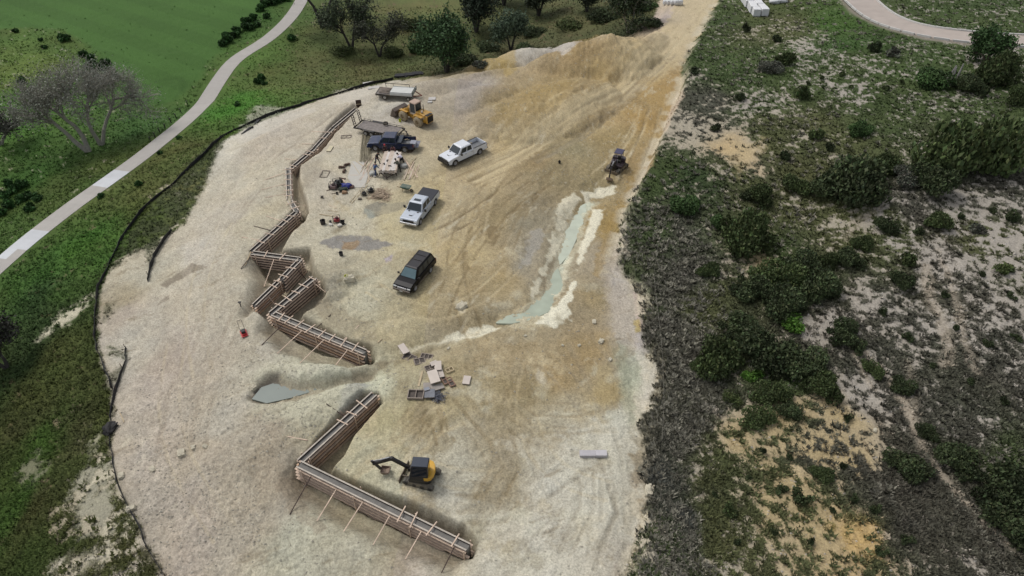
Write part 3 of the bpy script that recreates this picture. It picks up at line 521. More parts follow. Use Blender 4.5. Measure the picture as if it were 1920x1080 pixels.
# milky run-off in the ditch: sheets that follow its fall
def ribbon(name, pts, wds, off, mat):
    P = GA(pts); zc = P[:, 2].copy(); zc = np.convolve(np.r_[zc[0], zc, zc[-1]], [.25, .5, .25], 'valid'); mb = MB(); vs_ = []; Q = []; Wd = []
    for k in range(len(P)-1):
        for i in range(8): t = i/8; Q.append([*(P[k][:2]*(1-t)+P[k+1][:2]*t), zc[k]*(1-t)+zc[k+1]*t]); Wd.append(wds[k]*(1-t)+wds[k+1]*t)
    Q.append([*P[-1][:2], zc[-1]]); Wd.append(wds[-1]); Q = np.array(Q)
    for i in range(len(Q)):
        t = Q[min(i+1, len(Q)-1)]-Q[max(i-1, 0)]; t = t[:2]/np.linalg.norm(t[:2]); nr = np.array([-t[1], t[0]]); ww = Wd[i]; z_ = Q[i][2]+off
        for s_ in (-.5, .5): vs_.append((Q[i][0]+nr[0]*ww*s_, Q[i][1]+nr[1]*ww*s_, z_))
        for s_ in (.5, -.5): vs_.append((Q[i][0]+nr[0]*ww*s_, Q[i][1]+nr[1]*ww*s_, z_-.5))
    fs = [(i*4+j, i*4+(j+1) % 4, i*4+4+(j+1) % 4, i*4+4+j) for i in range(len(Q)-1) for j in range(4)]
    mb.add(vs_, fs); return mb.build(name, mat)
def wmat(name, rgb):
    m = M(name, rgb, .25, 0, .10, .9); return m
tag(ribbon('ditch_water', [(1098,382),(1086,398),(1074,425),(1064,450),(1056,475),(1050,496)], [.1,1.8,2.0,1.8,1.4,.1], .06, wmat('milky_water', (198,204,184))), kind='structure')
tag(ribbon('ditch_water', [(1046,505),(1038,530),(1024,555),(1006,574),(980,588),(955,600),(930,607)], [.1,2.0,2.6,2.8,2.2,1.3,.1], .10, wmat('green_water', (176,184,164))), kind='structure')
# silt fences
fab = M('silt_fence_fabric', (34,34,37), .8, 0, .25, 2); stk = M('fence_stake', (92,78,64), .8)
def silt_fence(pts, h, label):
    P = GA(pts)[:, :2]; Q = []
    for a, b in zip(P[:-1], P[1:]):
        k = max(1, int(np.linalg.norm(b-a)/.8)); Q += [a+(b-a)*i/k for i in range(k)]
    Q.append(P[-1]); Q = np.array(Q)
    for _ in range(3): Q[1:-1] = (Q[:-2]+Q[2:]+2*Q[1:-1])/4
    Q += rng.normal(0, .03, Q.shape)
    root = empty('silt_fence', (Q[0][0], Q[0][1], float(hz(*Q[0]))), 0, label, 'silt fence', 'black silt fences round the site')
    O = Vector(root.location); mb = MB(); vs_ = []
    for i, q in enumerate(Q):
        t = Q[min(i+1, len(Q)-1)]-Q[max(i-1, 0)]; t = t/np.linalg.norm(t); nr = np.array([-t[1], t[0]])
        z = float(hz(*q)); ln = .10*math.sin(i*.7)+random.uniform(-.05, .12); hh = h*(.85+.2*math.sin(i*.37)+random.uniform(-.12, .08))
        for s_, zz, o_ in ((-.014, -.15, 0), (-.014, hh, ln), (.014, hh, ln), (.014, -.15, 0)):
            vs_.append((q[0]+nr[0]*(s_+o_)-O.x, q[1]+nr[1]*(s_+o_)-O.y, z+zz-O.z))
    fs = [(i*4+j, i*4+(j+1) % 4, i*4+4+(j+1) % 4, i*4+4+j) for i in range(len(Q)-1) for j in range(4)]
    mb.add(vs_, fs); mb.build('fabric', fab, root)
    for i in range(0, len(Q), 3):
        q = Q[i]; z = float(hz(*q)); m2 = MB(); a = Vector((q[0]-.05, q[1], z-.2))-O
        m2.bar(a, a+Vector((random.uniform(-.06,.06), random.uniform(-.06,.06), h+.4)), .04); m2.build('stake', stk, root)
silt_fence([(738,149),(690,160),(640,174),(600,186),(560,200),(520,211),(480,228),(450,240),(428,250),(405,268),(380,293),(350,322),(330,342),(300,364),(278,385),(255,410),(235,440),(216,474),(200,505),(186,540),(179,575),(177,612),(182,648),(192,690),(213,730)], .5, 'long black silt fence curving round the upper left edge of the dirt')
silt_fence([(322,434),(306,452),(296,472),(286,492),(276,528)], .5, 'short black silt fence standing inside the long curved one')
silt_fence([(238,652),(230,690),(220,730),(210,765),(203,800),(205,835),(212,872),(222,905),(238,950),(262,1000),(288,1046),(312,1084),(335,1120)], .36, 'black silt fence at the lower left, running past the white boulder')
bf = MB()
for i in range(12):
    q = G(748+i*3.5, 145-i*.5); bf.hexa(*[[(q.x+dx, q.y+dy, q.z+z_) for dx, dy in ((-.7,-.5),(.7,-.45),(.6,.55),(-.6,.5))] for z_ in (-.05, random.uniform(.2,.45))])
tag(bf.build('fallen_silt_fence', fab), 'crumpled black silt fence lying in the grass just above the flatbed trailer', 'silt fence')
for k, (a, b) in enumerate([((468,241),(452,252)),((482,228),(476,234))]):
    p0, p1 = G(*a), G(*b); mb = MB(); mb.hexa([p0+Vector((0,0,-.05)), p1+Vector((0,0,-.05)), p1+Vector((.3,.2,-.05)), p0+Vector((.5,.3,-.05))], [p0+Vector((0,0,.25)), p1+Vector((0,0,.12)), p1+Vector((.3,.2,.12)), p0+Vector((.5,.3,.3))])
    tag(mb.build('fabric_scrap', fab), ['larger torn scrap of black fabric half buried in the pale slope', 'small torn scrap of black fabric beside the long silt fence'][k], 'fabric scrap')
# survey string on the right
def cord(name, pts, r, mat, h=.05):
    P = GA(pts); mb = MB()
    for a, b in zip(P[:-1], P[1:]):
        k = max(1, int(np.linalg.norm(b-a)/1.5)); q = [a+(b-a)*i/k for i in range(k+1)]
        for c_, d_ in zip(q[:-1], q[1:]): mb.tube((c_[0], c_[1], float(hz(c_[0], c_[1]))+h), (d_[0], d_[1], float(hz(d_[0], d_[1]))+h), r, n=5, cap=False)
    return mb.build(name, mat)
tag(cord('string_line', [(1262,370),(1248,410),(1232,470),(1225,520),(1230,570),(1238,640),(1242,700),(1244,760),(1240,830)], .007, M('pale_string', (150,146,134), .8), .45), 'thin pale string line running down the dark brush beside the dirt edge', 'string line')
tag(cord('string_line', [(1441,45),(1442,80),(1425,105),(1412,130),(1400,160),(1393,190),(1385,220)], .006, M('pale_string', (150,146,134), .8), .35), 'thin pale string line over the green hillside below the white stone stack', 'string line')
# marker posts by the cart path
pmk = M('dark_post', (48,44,42), .7)
for i, (px, py) in enumerate([(284,266),(293,258),(302,249),(312,241),(323,230),(333,222),(342,212),(355,198)]):
    g = G(px-2, py); mb = MB(); mb.box(-.06,.06,-.06,.06,-.2,.75); mb.box(-.09,.09,-.09,.09,.75,.82)
    o = mb.build('marker_post', pmk); o.location = g; o.rotation_euler = (0, R(random.uniform(-6,6)), R(random.uniform(0,90)))
    tag(o, 'short dark post left of the cart path, %s from the lower end of its row' % ['first','second','third','fourth','fifth','sixth','seventh','eighth'][i], 'post', 'dark posts beside the cart path')
# ---- formwork walls
ply = M('form_plywood', (66,50,43), .85, 0, .3, 2.5); wl = M('weathered_lumber', (216,192,170), .85, 0, .2, 2.5); wl2 = M('orange_lumber', (214,180,150), .85, 0, .2, 2.5)
fill = M('form_interior', (128,125,120), .9, 0, .2, 2); lt = M('fresh_lumber', (192,174,142), .85, 0, .12, 3)
def formwork(a, b, label, height=1.45, lift=.18, gap=.46, faces=(-1, 1), ties=(), braces=(), nw=5, ztop=None, wood=wl, capw=.09):
    """a, b: pixels on the centre of the open top; side +1 is on the left hand going a -> b"""
    zs = [float(sample(HM, *on_plane(*q, 0.))) for q in (a, b)]
    zt = (max(zs)+lift) if ztop is None else ztop
    A_ = Gz(*a, zt); B_ = Gz(*b, zt); L = (B_-A_).length; rz = math.atan2(B_.y-A_.y, B_.x-A_.x)
    root = empty('concrete_formwork', (A_.x, A_.y, zt-height), rz, label, 'formwork', 'timber wall formwork runs')
    for s_ in (-1, 1):
        y0 = s_*gap/2
        MB().box(0, L, min(y0, y0+s_*.02), max(y0, y0+s_*.02), 0, height).build('panel', ply, root)
        if s_ in faces:
            for k in range(nw):
                z = .12+(height-.34)*k/(nw-1); e0, e1 = random.uniform(0, .35), random.uniform(0, .35)
                mb = MB(); ya = y0+s_*.023; yb = y0+s_*.18
                mb.box(-e0, L+e1, min(ya, yb), max(ya, yb), z-.04, z+.035)
                for q in range(int(L/.6)): 
                    x_ = .3+q*.6; yc = y0+s_*.20; mb.box(x_-.03, x_+.03, min(yb+s_*.003, yc), max(yb+s_*.003, yc), z-.05, z+.05)
                mb.build('wale', wood if k % 2 or wood is wl else wl, root)
            for q in range(int(L/2.4)+1):
                x_ = min(L-.1, .6+q*2.4); ya = y0+s_*.203; yb = ya+s_*.05
                if q % 2 == 0: MB().box(x_-.045, x_+.045, min(ya, yb), max(ya, yb), .05, height+.1).build('stud', wl, root)
        ya = y0-s_*.02; yb = y0+s_*capw; mb = MB(); x_ = 0
        while x_ < L:
            ln = min(random.uniform(2.4, 3.6), L-x_); dz = random.uniform(0, .012); mb.box(x_+.01, x_+ln-.01, min(ya, yb), max(ya, yb), height+.003+dz, height+.045+dz); x_ += ln
        mb.build('top_plate', M('plate_lumber', (194,184,170), .85, 0, .15, 2.5), root)
    MB().box(.02, L-.02, -gap/2+.005, gap/2-.005, 0, height-.14).build('concrete_fill', fill, root)
    for t in ties:
        w_ = gap/2+random.uniform(.25, .45); sk = random.uniform(-.1, .1)
        MB().bar((t*L-sk, -w_, height+.09), (t*L+sk, w_, height+.09), .09, .045).build('cross_tie', wl, root)
    for t, s_, ln in braces:
        y0 = s_*(gap/2+.17); p1 = Vector((t*L+random.uniform(-.15,.15), s_*(gap/2+ln), 0))
        wv = Vector((p1.x*math.cos(rz)-p1.y*math.sin(rz)+A_.x, p1.x*math.sin(rz)+p1.y*math.cos(rz)+A_.y, 0)); p1.z = float(hz(wv.x, wv.y))-(zt-height)+.05
        MB().bar((t*L, y0, height-.1), p1, .07, .04).build('brace', wl if random.random() < .6 else ply, root)
    return root
formwork((560,870), (878,1026), 'longest formwork wall, below the yellow excavator, propped by six thin braces', 2.15, .15, .46, (-1, 1), (.63,.70,.80,.93), [(.10,-1,3.0),(.26,-1,2.6),(.42,-1,2.4),(.58,-1,2.3),(.76,-1,2.2),(.94,-1,2.0)])
formwork((562,866), (702,738), 'formwork wall running up right from the left end of the longest wall', 1.9, .15, .46, (-1, 1), (.55,.68,.82), [(.62,1,2.0)], wood=wl2)
formwork((512,588), (684,660), 'reddish boarded formwork wall directly above the pond', 2.0, .10, .46, (-1, 1), (.1,.18,.30,.42,.55,.66,.78,.9), [(.16,-1,3.2),(.36,-1,3.4),(.60,-1,3.4),(.85,-1,2.0),(.45,1,2.2),(.75,1,2.3)], wood=wl2)
formwork((508,588), (590,520), 'slanting formwork wall rising right from the reddish wall above the pond', 1.8, .10, .46, (-1, 1), (.2,.38,.56,.74,.95), [(.9,-1,1.6)])
formwork((563,486), (528,522), 'upper half of the bent formwork wall meeting the short level wall', 1.8, .10, .38, (-1, 1), (.5,.9), [(.4,1,1.2)])
formwork((527,523), (476,572), 'low lower half of the bent formwork wall, its boards ending in open tips', 1.5, -.25, .34, (-1, 1), (.12,.3), [(.6,1,1.0)], wood=wl2)
formwork((472,474), (562,486), 'short level formwork wall with one long brace leaning on its front', 1.7, .10, .46, (-1, 1), (.3,.65), [(.5,-1,3.2),(.02,-1,2.2)])
formwork((554,398), (472,470), 'straight formwork wall slanting down left to the short level wall', 1.7, .10, .42, (1,), (.12,.25,.4,.6,.8), [(.25,-1,2.4),(.5,-1,2.6),(.75,-1,2.6)])
formwork((543,376), (556,396), 'very short formwork piece between the ladder-like narrow wall and the slanting one', 1.3, .10, .42, (1,), (.3,.75), [(.2,1,1.3),(.8,1,.9)])
formwork((540,313), (542,374), 'narrow formwork wall with a ladder-like open top left of the stacked tools', 1.3, .10, .42, (1,), (.1,.25,.42,.6,.75,.9), [(.15,-1,2.8),(.5,-1,3.0),(.8,-1,2.5)])
formwork((590,278), (545,316), 'low formwork wall just above the ladder-like narrow one', 1.2, .06, .42, (1,), (.2,.35,.9), [(.6,-1,2.2)])
formwork((624,240), (590,277), 'grey boarded formwork wall beside the dark narrow trench left of the equipment trailer', 1.2, .05, .42, (1,), (.25,.55), [(.2,-1,2.4),(.8,-1,2.2)])
formwork((668,203), (625,239), 'farthest formwork wall, ending at the upright brown board', 1.1, .03, .42, (1,), (), [])
g = G(673,198); rt = empty('bulkhead_board', g, R(12), 'upright brown bulkhead board standing at the far end of the formwork', 'board')
MB().box(-.38,.38,-.02,.02,-.3,1.25).build('panel', ply, rt)
MB().box(-.40,.40,-.07,-.023,.6,.68).build('batten', lt, rt); MB().bar((-.36,-.05,.3),(.1,-.55,-.25),.07,.04).build('brace', lt, rt)
# ---- form panels and frames
pw_ = M('pale_plywood', (206,194,182), .75, 0, .07, 1.5); pw2 = M('cream_plywood', (208,198,166), .75, 0, .06, 1.5); fr = M('grey_frame_wood', (150,138,126), .85, 0, .2, 3); stl = M('steel_grey', (112,114,120), .5, .3, .2, 4)
dk = M('dark_inside', (92,84,78), .9, 0, .2, 3)
def panel(px, py, lx, ly, rz, z=0, tilt=(0, 0), label='', mat=pw_, grp=None):
    g = G(px, py); rt = empty('shutter_board', (g.x, g.y, g.z+.03+z), R(rz), label, 'shutter board', grp); rt.rotation_euler = (R(tilt[0]), R(tilt[1]), R(rz))
    MB().box(-lx/2, lx/2, -ly/2, ly/2, .09, .11).build('face_sheet', mat, rt)
    mb = MB()
    for s_ in (-1, 1): mb.box(-lx/2, lx/2, s_*ly/2-(.05 if s_ > 0 else 0), s_*ly/2+(.05 if s_ < 0 else 0), 0, .087); mb.box(s_*lx/2-(.05 if s_ > 0 else 0), s_*lx/2+(.05 if s_ < 0 else 0), -ly/2+.052, ly/2-.052, 0, .085)
    mb.build('frame', fr, rt); return rt
def frame(px, py, lx, ly, rz, nb_, z=0, tilt=(0, 0), label='', mat=fr, back=True, grp=None, h=.1):  # open frame of rails and ribs, not a tray
    g = G(px, py); rt = empty('open_frame', (g.x, g.y, g.z+.02+z), R(rz), label, 'open frame', grp); rt.rotation_euler = (R(tilt[0]), R(tilt[1]), R(rz))
    if back: MB().box(-lx/2, lx/2, -ly/2, ly/2, 0, .015).build('back_sheet', dk, rt)
    for s_ in (-1, 1):
        MB().box(-lx/2, lx/2, min(s_*ly/2, s_*(ly/2-.07)), max(s_*ly/2, s_*(ly/2-.07)), .018, h).build('rail', mat, rt)
        MB().box(min(s_*lx/2, s_*(lx/2-.07)), max(s_*lx/2, s_*(lx/2-.07)), -ly/2+.073, ly/2-.073, .018, h).build('rail', mat, rt)
    for k in range(nb_):
        x_ = -lx/2+lx*(k+1)/(nb_+1); MB().box(x_-.03, x_+.03, -ly/2+.073, ly/2-.073, .018, h-.01).build('rib', mat, rt)
    return rt
panel(757,656,1.25,.62,-58,.05,(0,0),'long pale panel lying alone at the upper left of the panel pile')
frame(768,671,1.2,.8,-30,1,0,(3,0),'grey open form frame touching the lower end of the long pale panel'); frame(787,678,1.0,.75,20,1,0,(0,4),'brown weathered form frame between the two open frames'); frame(800,670,1.1,.6,-12,2,.05,(6,0),'open ribbed form frame at the top of the form panel pile')
panel(814,686,.62,.45,30,.25,(8,0),'smallest pale panel tilted at the top left of the form panel pile')
frame(806,690,.9,.6,25,1,0,(0,0),'dark open frame under the smallest pale panel')
panel(824,700,1.3,.62,-72,.12,(0,3),'lower pale panel half covered at the right of the stained one'); panel(822,691,1.05,.58,-84,.28,(0,0),'clean pale panel lying on top at the upper right of the pile')
frame(843,695,.72,.5,30,1,.05,(0,0),'small two-bay open frame poking out right of the pile',lt,False); panel(814,712,1.55,.85,-72,.32,(4,-4),'largest pale panel with a rust stain in the middle of the pile')
frame(845,717,1.15,.5,-62,1,0,(0,-6),'reddish brown open frame at the right side of the pile',M('red_brown_wood',(142,112,94),.85,0,.2,3)); frame(833,713,1.1,.45,-60,1,.02,(0,0),'narrow reddish frame tucked under the largest pale panel',M('red_brown_wood',(142,112,94),.85,0,.2,3))
panel(820,729,1.1,.6,28,.1,(0,6),'grey weathered panel sticking out under the largest pale one',M('grey_plywood',(160,152,144),.8,0,.15,2)); panel(805,727,1.0,.9,5,.02,(0,0),'brown-grey panel flat on the ground left of the stained one',M('grey_plywood',(160,152,144),.8,0,.15,2))
frame(780,742,1.35,.95,-2,1,.05,(0,0),'large two-bay wooden tray frame at the lower left of the pile',fr,True,None,.2)
panel(806,741,.85,.85,3,.12,(3,0),'slate grey steel panel beside the large tray frame',stl); panel(801,735,.45,.3,20,.3,(5,0),'small blue-grey plate on the slate steel panel',M('blue_grey_plate',(140,144,152),.5,.2,.1))
panel(875,714,.62,.92,-8,.0,(0,0),'single pale rectangular panel lying apart to the right of the pile')
mb = MB()
for k in range(90):
    q = G(821+random.gauss(0, 6), 745+random.gauss(0, 4.5)); a = random.uniform(0, 6.28); d_ = Vector((math.cos(a), math.sin(a), random.uniform(-.1,.1)))*random.uniform(.12, .35)
    q.z += random.uniform(.02, .25); mb.bar(q-d_, q+d_, random.uniform(.02, .05), .02)
tag(mb.build('clamp_heap', M('clamp_steel', (88,90,100), .5, .4, .3, 6)), 'heap of loose grey metal clamps and ties at the bottom of the form panel pile', 'metal ties', kind='stuff')
g = G(788,710); mb = MB(); mb.bar((g.x-.05, g.y-.9, g.z+.06), (g.x+.12, g.y+.85, g.z+.06), .17, .05); tag(mb.build('timber_board', lt), 'single thick board lying upright in view just left of the panel pile', 'board')
for i, (px, py, lx, ly, rz, lab, m1) in enumerate([(649,257,1.35,.75,3,'grey open metal frame lying in front of the ramp trailer',fr)]): frame(px, py, lx, ly, rz, 1, .0, (0,0), lab, m1, False)
frame(609,327,.95,1.5,-4,0,.0,(0,0),'grey crate-like frame lying left of the brown scrap on the pale ground',fr,False)
for k in range(4): pass
panel(619,280,.55,1.35,-8,0,(0,0),'cream plywood sheet lying alone beside the trench, left of the rebar',pw2)
for i, (px, py, lx, ly, rz, lab) in enumerate([(691,158,2.0,1.5,20,'upper pale sheet of the two lying left of the flatbed trailer'),(701,165,1.9,.8,14,'lower pale sheet of the two lying left of the flatbed trailer'),(810,186,1.1,.9,5,'thin pale slab lying right of the wheel loader cab'),(806,192,.7,.5,5,'smallest pale slab beside the wheel loader')]):
    g = G(px, py); mb = MB(); mb.prismz([(-lx/2,-ly/2),(lx/2*.9,-ly/2*.9),(lx/2,ly/2),(-lx/2*.8,ly/2*.95)], 0, .1); o = mb.build('stone_slab', M('pale_slab',(196,192,186),.8,0,.08), bevel=.02); o.location = g+Vector((0,0,.03)); o.rotation_euler.z = R(rz); tag(o, lab, 'slab')
g = G(1112,853); rt = empty('precast_slab', g, R(0), 'long light grey rectangular slab lying on the pale ground near the lower right', 'slab')
MB().box(-1.05,.15,-.26,.26,0,.28).build('slab_section', M('light_slab',(186,182,184),.7,0,.07), rt, .015); MB().box(.16,1.05,-.25,.27,0,.29).build('slab_section', M('light_slab2',(198,194,196),.7,0,.05), rt, .015)
# ---- white stone / bulk bags at the top of the picture
wst = M('white_stone', (226,226,226), .8, 0, .04, 1.5)
base = G(1426,31); z0 = base.z
def blob(name, cx, cy, cz, sx, sy, sz_, mat, rz=0, seed=0, n_=2, amp=.12, label=None, cat=None, grp=None, parent=None, smooth=True):
    bm = bmesh.new(); bmesh.ops.create_cube(bm, size=2); bmesh.ops.subdivide_edges(bm, edges=bm.edges, cuts=n_, use_grid_fill=True)
    for v in bm.verts:
        q = v.co.copy(); u = q.normalized(); q = q*.5+u*.62
        f_ = 1+amp*2*(_T[int(v.co.x*7.1+seed*13) & 511, int(v.co.y*5.3+v.co.z*11.7+seed*7) & 511]-.5); v.co = Vector((q.x*sx*f_*.9, q.y*sy*f_*.9, q.z*sz_*f_*.9))
    me = bpy.data.meshes.new(name); bm.to_mesh(me); bm.free(); me.materials.append(mat)
    if smooth: me.polygons.foreach_set('use_smooth', [True]*len(me.polygons))
    o = bpy.data.objects.new(name, me); COL.objects.link(o); o.location = (cx, cy, cz); o.rotation_euler.z = rz
    if parent: o.parent = parent
    return tag(o, label, cat, grp) if label else o
for k in range(7):
    for j in range(2):
        mb = MB(); a_, b_, c_, d_ = [random.uniform(-.06,.06) for _ in range(4)]; mb.hexa([(-.62,-.75,0),(.62,-.75,0),(.62,.72,0),(-.62,.72,0)], [(-.62+a_,-.75,1.2),(.62+b_,-.75,1.2),(.62+c_,.72,1.2),(-.62+d_,.72,1.2)])
        o = mb.build('stone_block', wst, bevel=.05); gx = base.x-.68+j*1.36; gy = base.y+.8+k*1.62; o.location = (gx+random.uniform(-.12,.12), gy, float(hz(gx, gy))+.05); o.rotation_euler.z = R(random.uniform(-4,4))
        tag(o, 'white square block, %s in the %s file of the bright row on the green hillside' % (['nearest','second','third','fourth','fifth','sixth','farthest'][k], ['left','right'][j]), 'stone block', 'white blocks at the top edge')
for k in range(5):
    g = G(1247+k*7, 9); blob('bulk_bag', g.x, g.y, g.z+.45, .48, .48, .5, wst, 0, k, 2, .1, 'white bulky sack beside the top of the dirt road, %s from the left' % ['first','second','third','fourth','fifth'][k], 'bulk bag', 'white sacks beside the top of the dirt road')
for k, (px, py) in enumerate([(1405,4),(1452,6),(1466,3)]):
    g = G(px, py); blob('white_rubble', g.x, g.y, g.z+.3, .9, .7, .4, wst, 0, k+9, 2, .3, ['low white rubble heap left of the white block row','low white rubble heap just right of the white block row','farther white rubble heap right of the white block row'][k], 'rubble')
# ---- boulders
bst = M('pale_boulder', (198,190,168), .9, 0, .14, 2, .4)
for k, (px, py, r, lab) in enumerate([(865,577,.5,'tall pale standing slab of rock left of the ditch bend'),(209,806,.62,'white boulder sitting on the black silt fence at the left edge'),(341,852,.36,'oval boulder in the middle of the lower left slope'),(363,840,.22,'small cream rock right of the oval boulder'),(386,838,.24,'pale rock farther right of the oval boulder'),
    (228,893,.3,'whitish rock against the lower silt fence'),(246,955,.35,'larger pale rock at the fence near the bottom left'),(286,880,.28,'flat narrow rock on the lower left slope'),(1127,641,.28,'upright pale boulder at the right edge of the tan pad'),(1114,604,.28,'flat broken rock slab above the upright pale boulder'),(985,630,.14,'cream rock just below the ditch bend'),
    (1086,648,.15,'tan rock below the white clay spill'),(656,524,.5,'rounded pale boulder beside the slanting formwork wall'),(841,654,.18,'round rock right of the top of the form panel pile'),(1055,648,.13,'small rock below the clay fan'),(476,728,.28,'cream rock on the bank left of the pond'),(1144,675,.2,'light rock in the seep on the right side of the pad'),
    (1218,922,.5,'pinkish white boulder at the dark brush edge, lower right'),(1048,303,.12,'small black lump alone on the tan dirt above the ditch'),(1640,808,.2,'white stone on the grey slope in the lower right')]):
    g = G(px, py); mt = bst if 'black' not in lab else M('black_lump', (34,32,32), .8); fl = .35 if 'flat' in lab or 'broken' in lab else .7
    blob('boulder', g.x, g.y, g.z+r*.2, r, r*random.uniform(.6,.85), r*fl, mt, random.uniform(0, 3), k*3+1, 3, .22, lab, 'rock', None, None, False)
# ---------------------------------------------------------------- vegetation
def leafmat(name, tr=.0):
    m = bpy.data.materials.new(name); m.use_nodes = True; n, l = m.node_tree.nodes, m.node_tree.links; p = n['Principled BSDF']; p.inputs['Roughness'].default_value = .75; p.inputs['Specular IOR Level'].default_value = .2
    a_ = n.new('ShaderNodeVertexColor'); a_.layer_name = 'Col'; oi = n.new('ShaderNodeObjectInfo')
    mr = n.new('ShaderNodeMapRange'); mr.inputs[3].default_value = .85; mr.inputs[4].default_value = 1.18; l.new(oi.outputs['Random'], mr.inputs[0])
    mu = n.new('ShaderNodeVectorMath'); mu.operation = 'SCALE'; l.new(a_.outputs['Color'], mu.inputs[0]); l.new(mr.outputs[0], mu.inputs['Scale']); l.new(mu.outputs[0], p.inputs['Base Color']); return m
LM = leafmat('leaves')
def tri_mesh(name, V, colr, mat, nper=3):
    """V: (n, nper, 3) faces, colr: (n, 3)"""
    n_ = len(V); me = bpy.data.meshes.new(name); me.vertices.add(n_*nper); me.vertices.foreach_set('co', V.reshape(-1).astype(np.float32))
    me.loops.add(n_*nper); me.loops.foreach_set('vertex_index', np.arange(n_*nper, dtype=np.int32)); me.polygons.add(n_)
    me.polygons.foreach_set('loop_start', np.arange(0, n_*nper, nper, dtype=np.int32)); me.polygons.foreach_set('loop_total', np.full(n_, nper, np.int32)); me.update(calc_edges=True)
    at = me.color_attributes.new('Col', 'FLOAT_COLOR', 'POINT'); cc = np.ones((n_*nper, 4), np.float32); cc[:, :3] = np.repeat(colr, nper, 0); at.data.foreach_set('color', cc.reshape(-1)); me.materials.append(mat); return me
def crown_mesh(name, nl, leaf, rgb, seed, lobes=9, flat=.75, var=.3, open_=0., up=.0):
    r_ = np.random.default_rng(seed); C0 = C(*rgb)
    lc = r_.normal(0, 1, (lobes, 3)); lc /= np.linalg.norm(lc, axis=1)[:, None]; lc *= r_.uniform(.15, .74, (lobes, 1)); lc[:, 2] = np.abs(lc[:, 2])*.9+.25; lr = r_.uniform(.16, .46, lobes)
    w_ = lr**2/np.sum(lr**2); li = r_.choice(lobes, nl, p=w_); d = r_.normal(0, 1, (nl, 3)); d /= np.linalg.norm(d, axis=1)[:, None]
    rad = lr[li]*r_.uniform(.55, 1.06, nl)**.6*(1+.22*np.sin(d[:, 0]*7+li)*np.cos(d[:, 1]*6+li*2)); c = lc[li]+d*rad[:, None]; c[:, 2] *= flat; c[:, 2] = np.maximum(c[:, 2], .02+.05*r_.random(nl))
    s = leaf*r_.uniform(.5, 1.5, nl); a = r_.normal(0, 1, (nl, 3))+d*.3; a[:, 2] += up; a /= np.linalg.norm(a, axis=1)[:, None]; b = np.cross(a, r_.normal(0, 1, (nl, 3))); b /= np.linalg.norm(b, axis=1)[:, None]
    V = np.stack([c-a*s[:, None]*.7, c+b*s[:, None]*.5, c+a*s[:, None], c-b*s[:, None]*.5], 1)
    cl_ = r_.uniform(.6, 1.45, lobes)[li]*r_.uniform(.6, 1.5, nl)
    return tri_mesh(name, V, C0[None]*cl_[:, None]*(1+r_.normal(0, .06, (nl, 3))), LM, 4)
TYPES = {'juniper': ((76,88,54), .055, 2.0), 'dark': ((66,76,50), .055, 1.5), 'green': ((68,92,50), .06, .5), 'bright': ((84,120,46), .07, .5), 'olive': ((70,80,46), .06, 1.), 'grey': ((96,98,86), .05, 1.), 'weed': ((54,84,42), .08, .5)}
CR = {}
for t_, (rgb, lf, up) in TYPES.items():
    CR[t_] = {'big': [crown_mesh('crown', 7000 if t_ in ('juniper','dark','green','grey') else 2500, lf, rgb, 100+len(CR)*10+k, 15, .8, .28, 0, up) for k in range(3 if t_ in ('juniper', 'dark', 'green') else 2)],
              'small': [crown_mesh('crown', 800, lf*2.3, rgb, 300+len(CR)*10+k, 7, .95, .28, 0, up) for k in range(4)]}
brk = M('bark', (98,88,78), .9, 0, .25, 4); brg = M('grey_bark', (152,148,136), .9, 0, .2, 4)
TRK = {}
def trunk_mesh(seed):
    random.seed(seed); mb = MB()
    mb.tube((0,0,-.15), (.03,0,.3), .05, .035, 6)
    for k in range(7):
        a = random.uniform(0, 6.28); r = random.uniform(.25, .6); h = random.uniform(.3, .7); mb.tube((.02,0,.12+.03*k), (r*math.cos(a), r*math.sin(a), h), .022, .008, 5)
    o = mb.build('stem', brk, link=False); me = o.data; bpy.data.objects.remove(o); return me
TM = [trunk_mesh(k) for k in range(3)]; random.seed(11)
def pscale(px, py):
    g = G(px, py); d = (g.y*CP+(CH-g.z)*SP); return F/d, g
def shrub(px, py, wpx, hk, typ, label, grp=None, name='shrub', cat='shrub'):
    """py: foot of the bush; wpx: its width in pixels"""
    s_, g = pscale(px, py-wpx*.12); r = wpx/s_/2/.82; big_ = wpx > 42
    rt = empty(name, g, random.uniform(0, 6.28), label, cat, grp)
    c = bpy.data.objects.new('crown', random.choice(CR[typ]['big' if big_ else 'small'])); COL.objects.link(c); c.parent = rt; c.scale = (r*random.uniform(.92,1.08), r*random.uniform(.85,1.0), r*hk)
    t_ = bpy.data.objects.new('stem', random.choice(TM)); COL.objects.link(t_); t_.parent = rt; t_.scale = (r*.8, r*.8, r*hk*.8); return rt
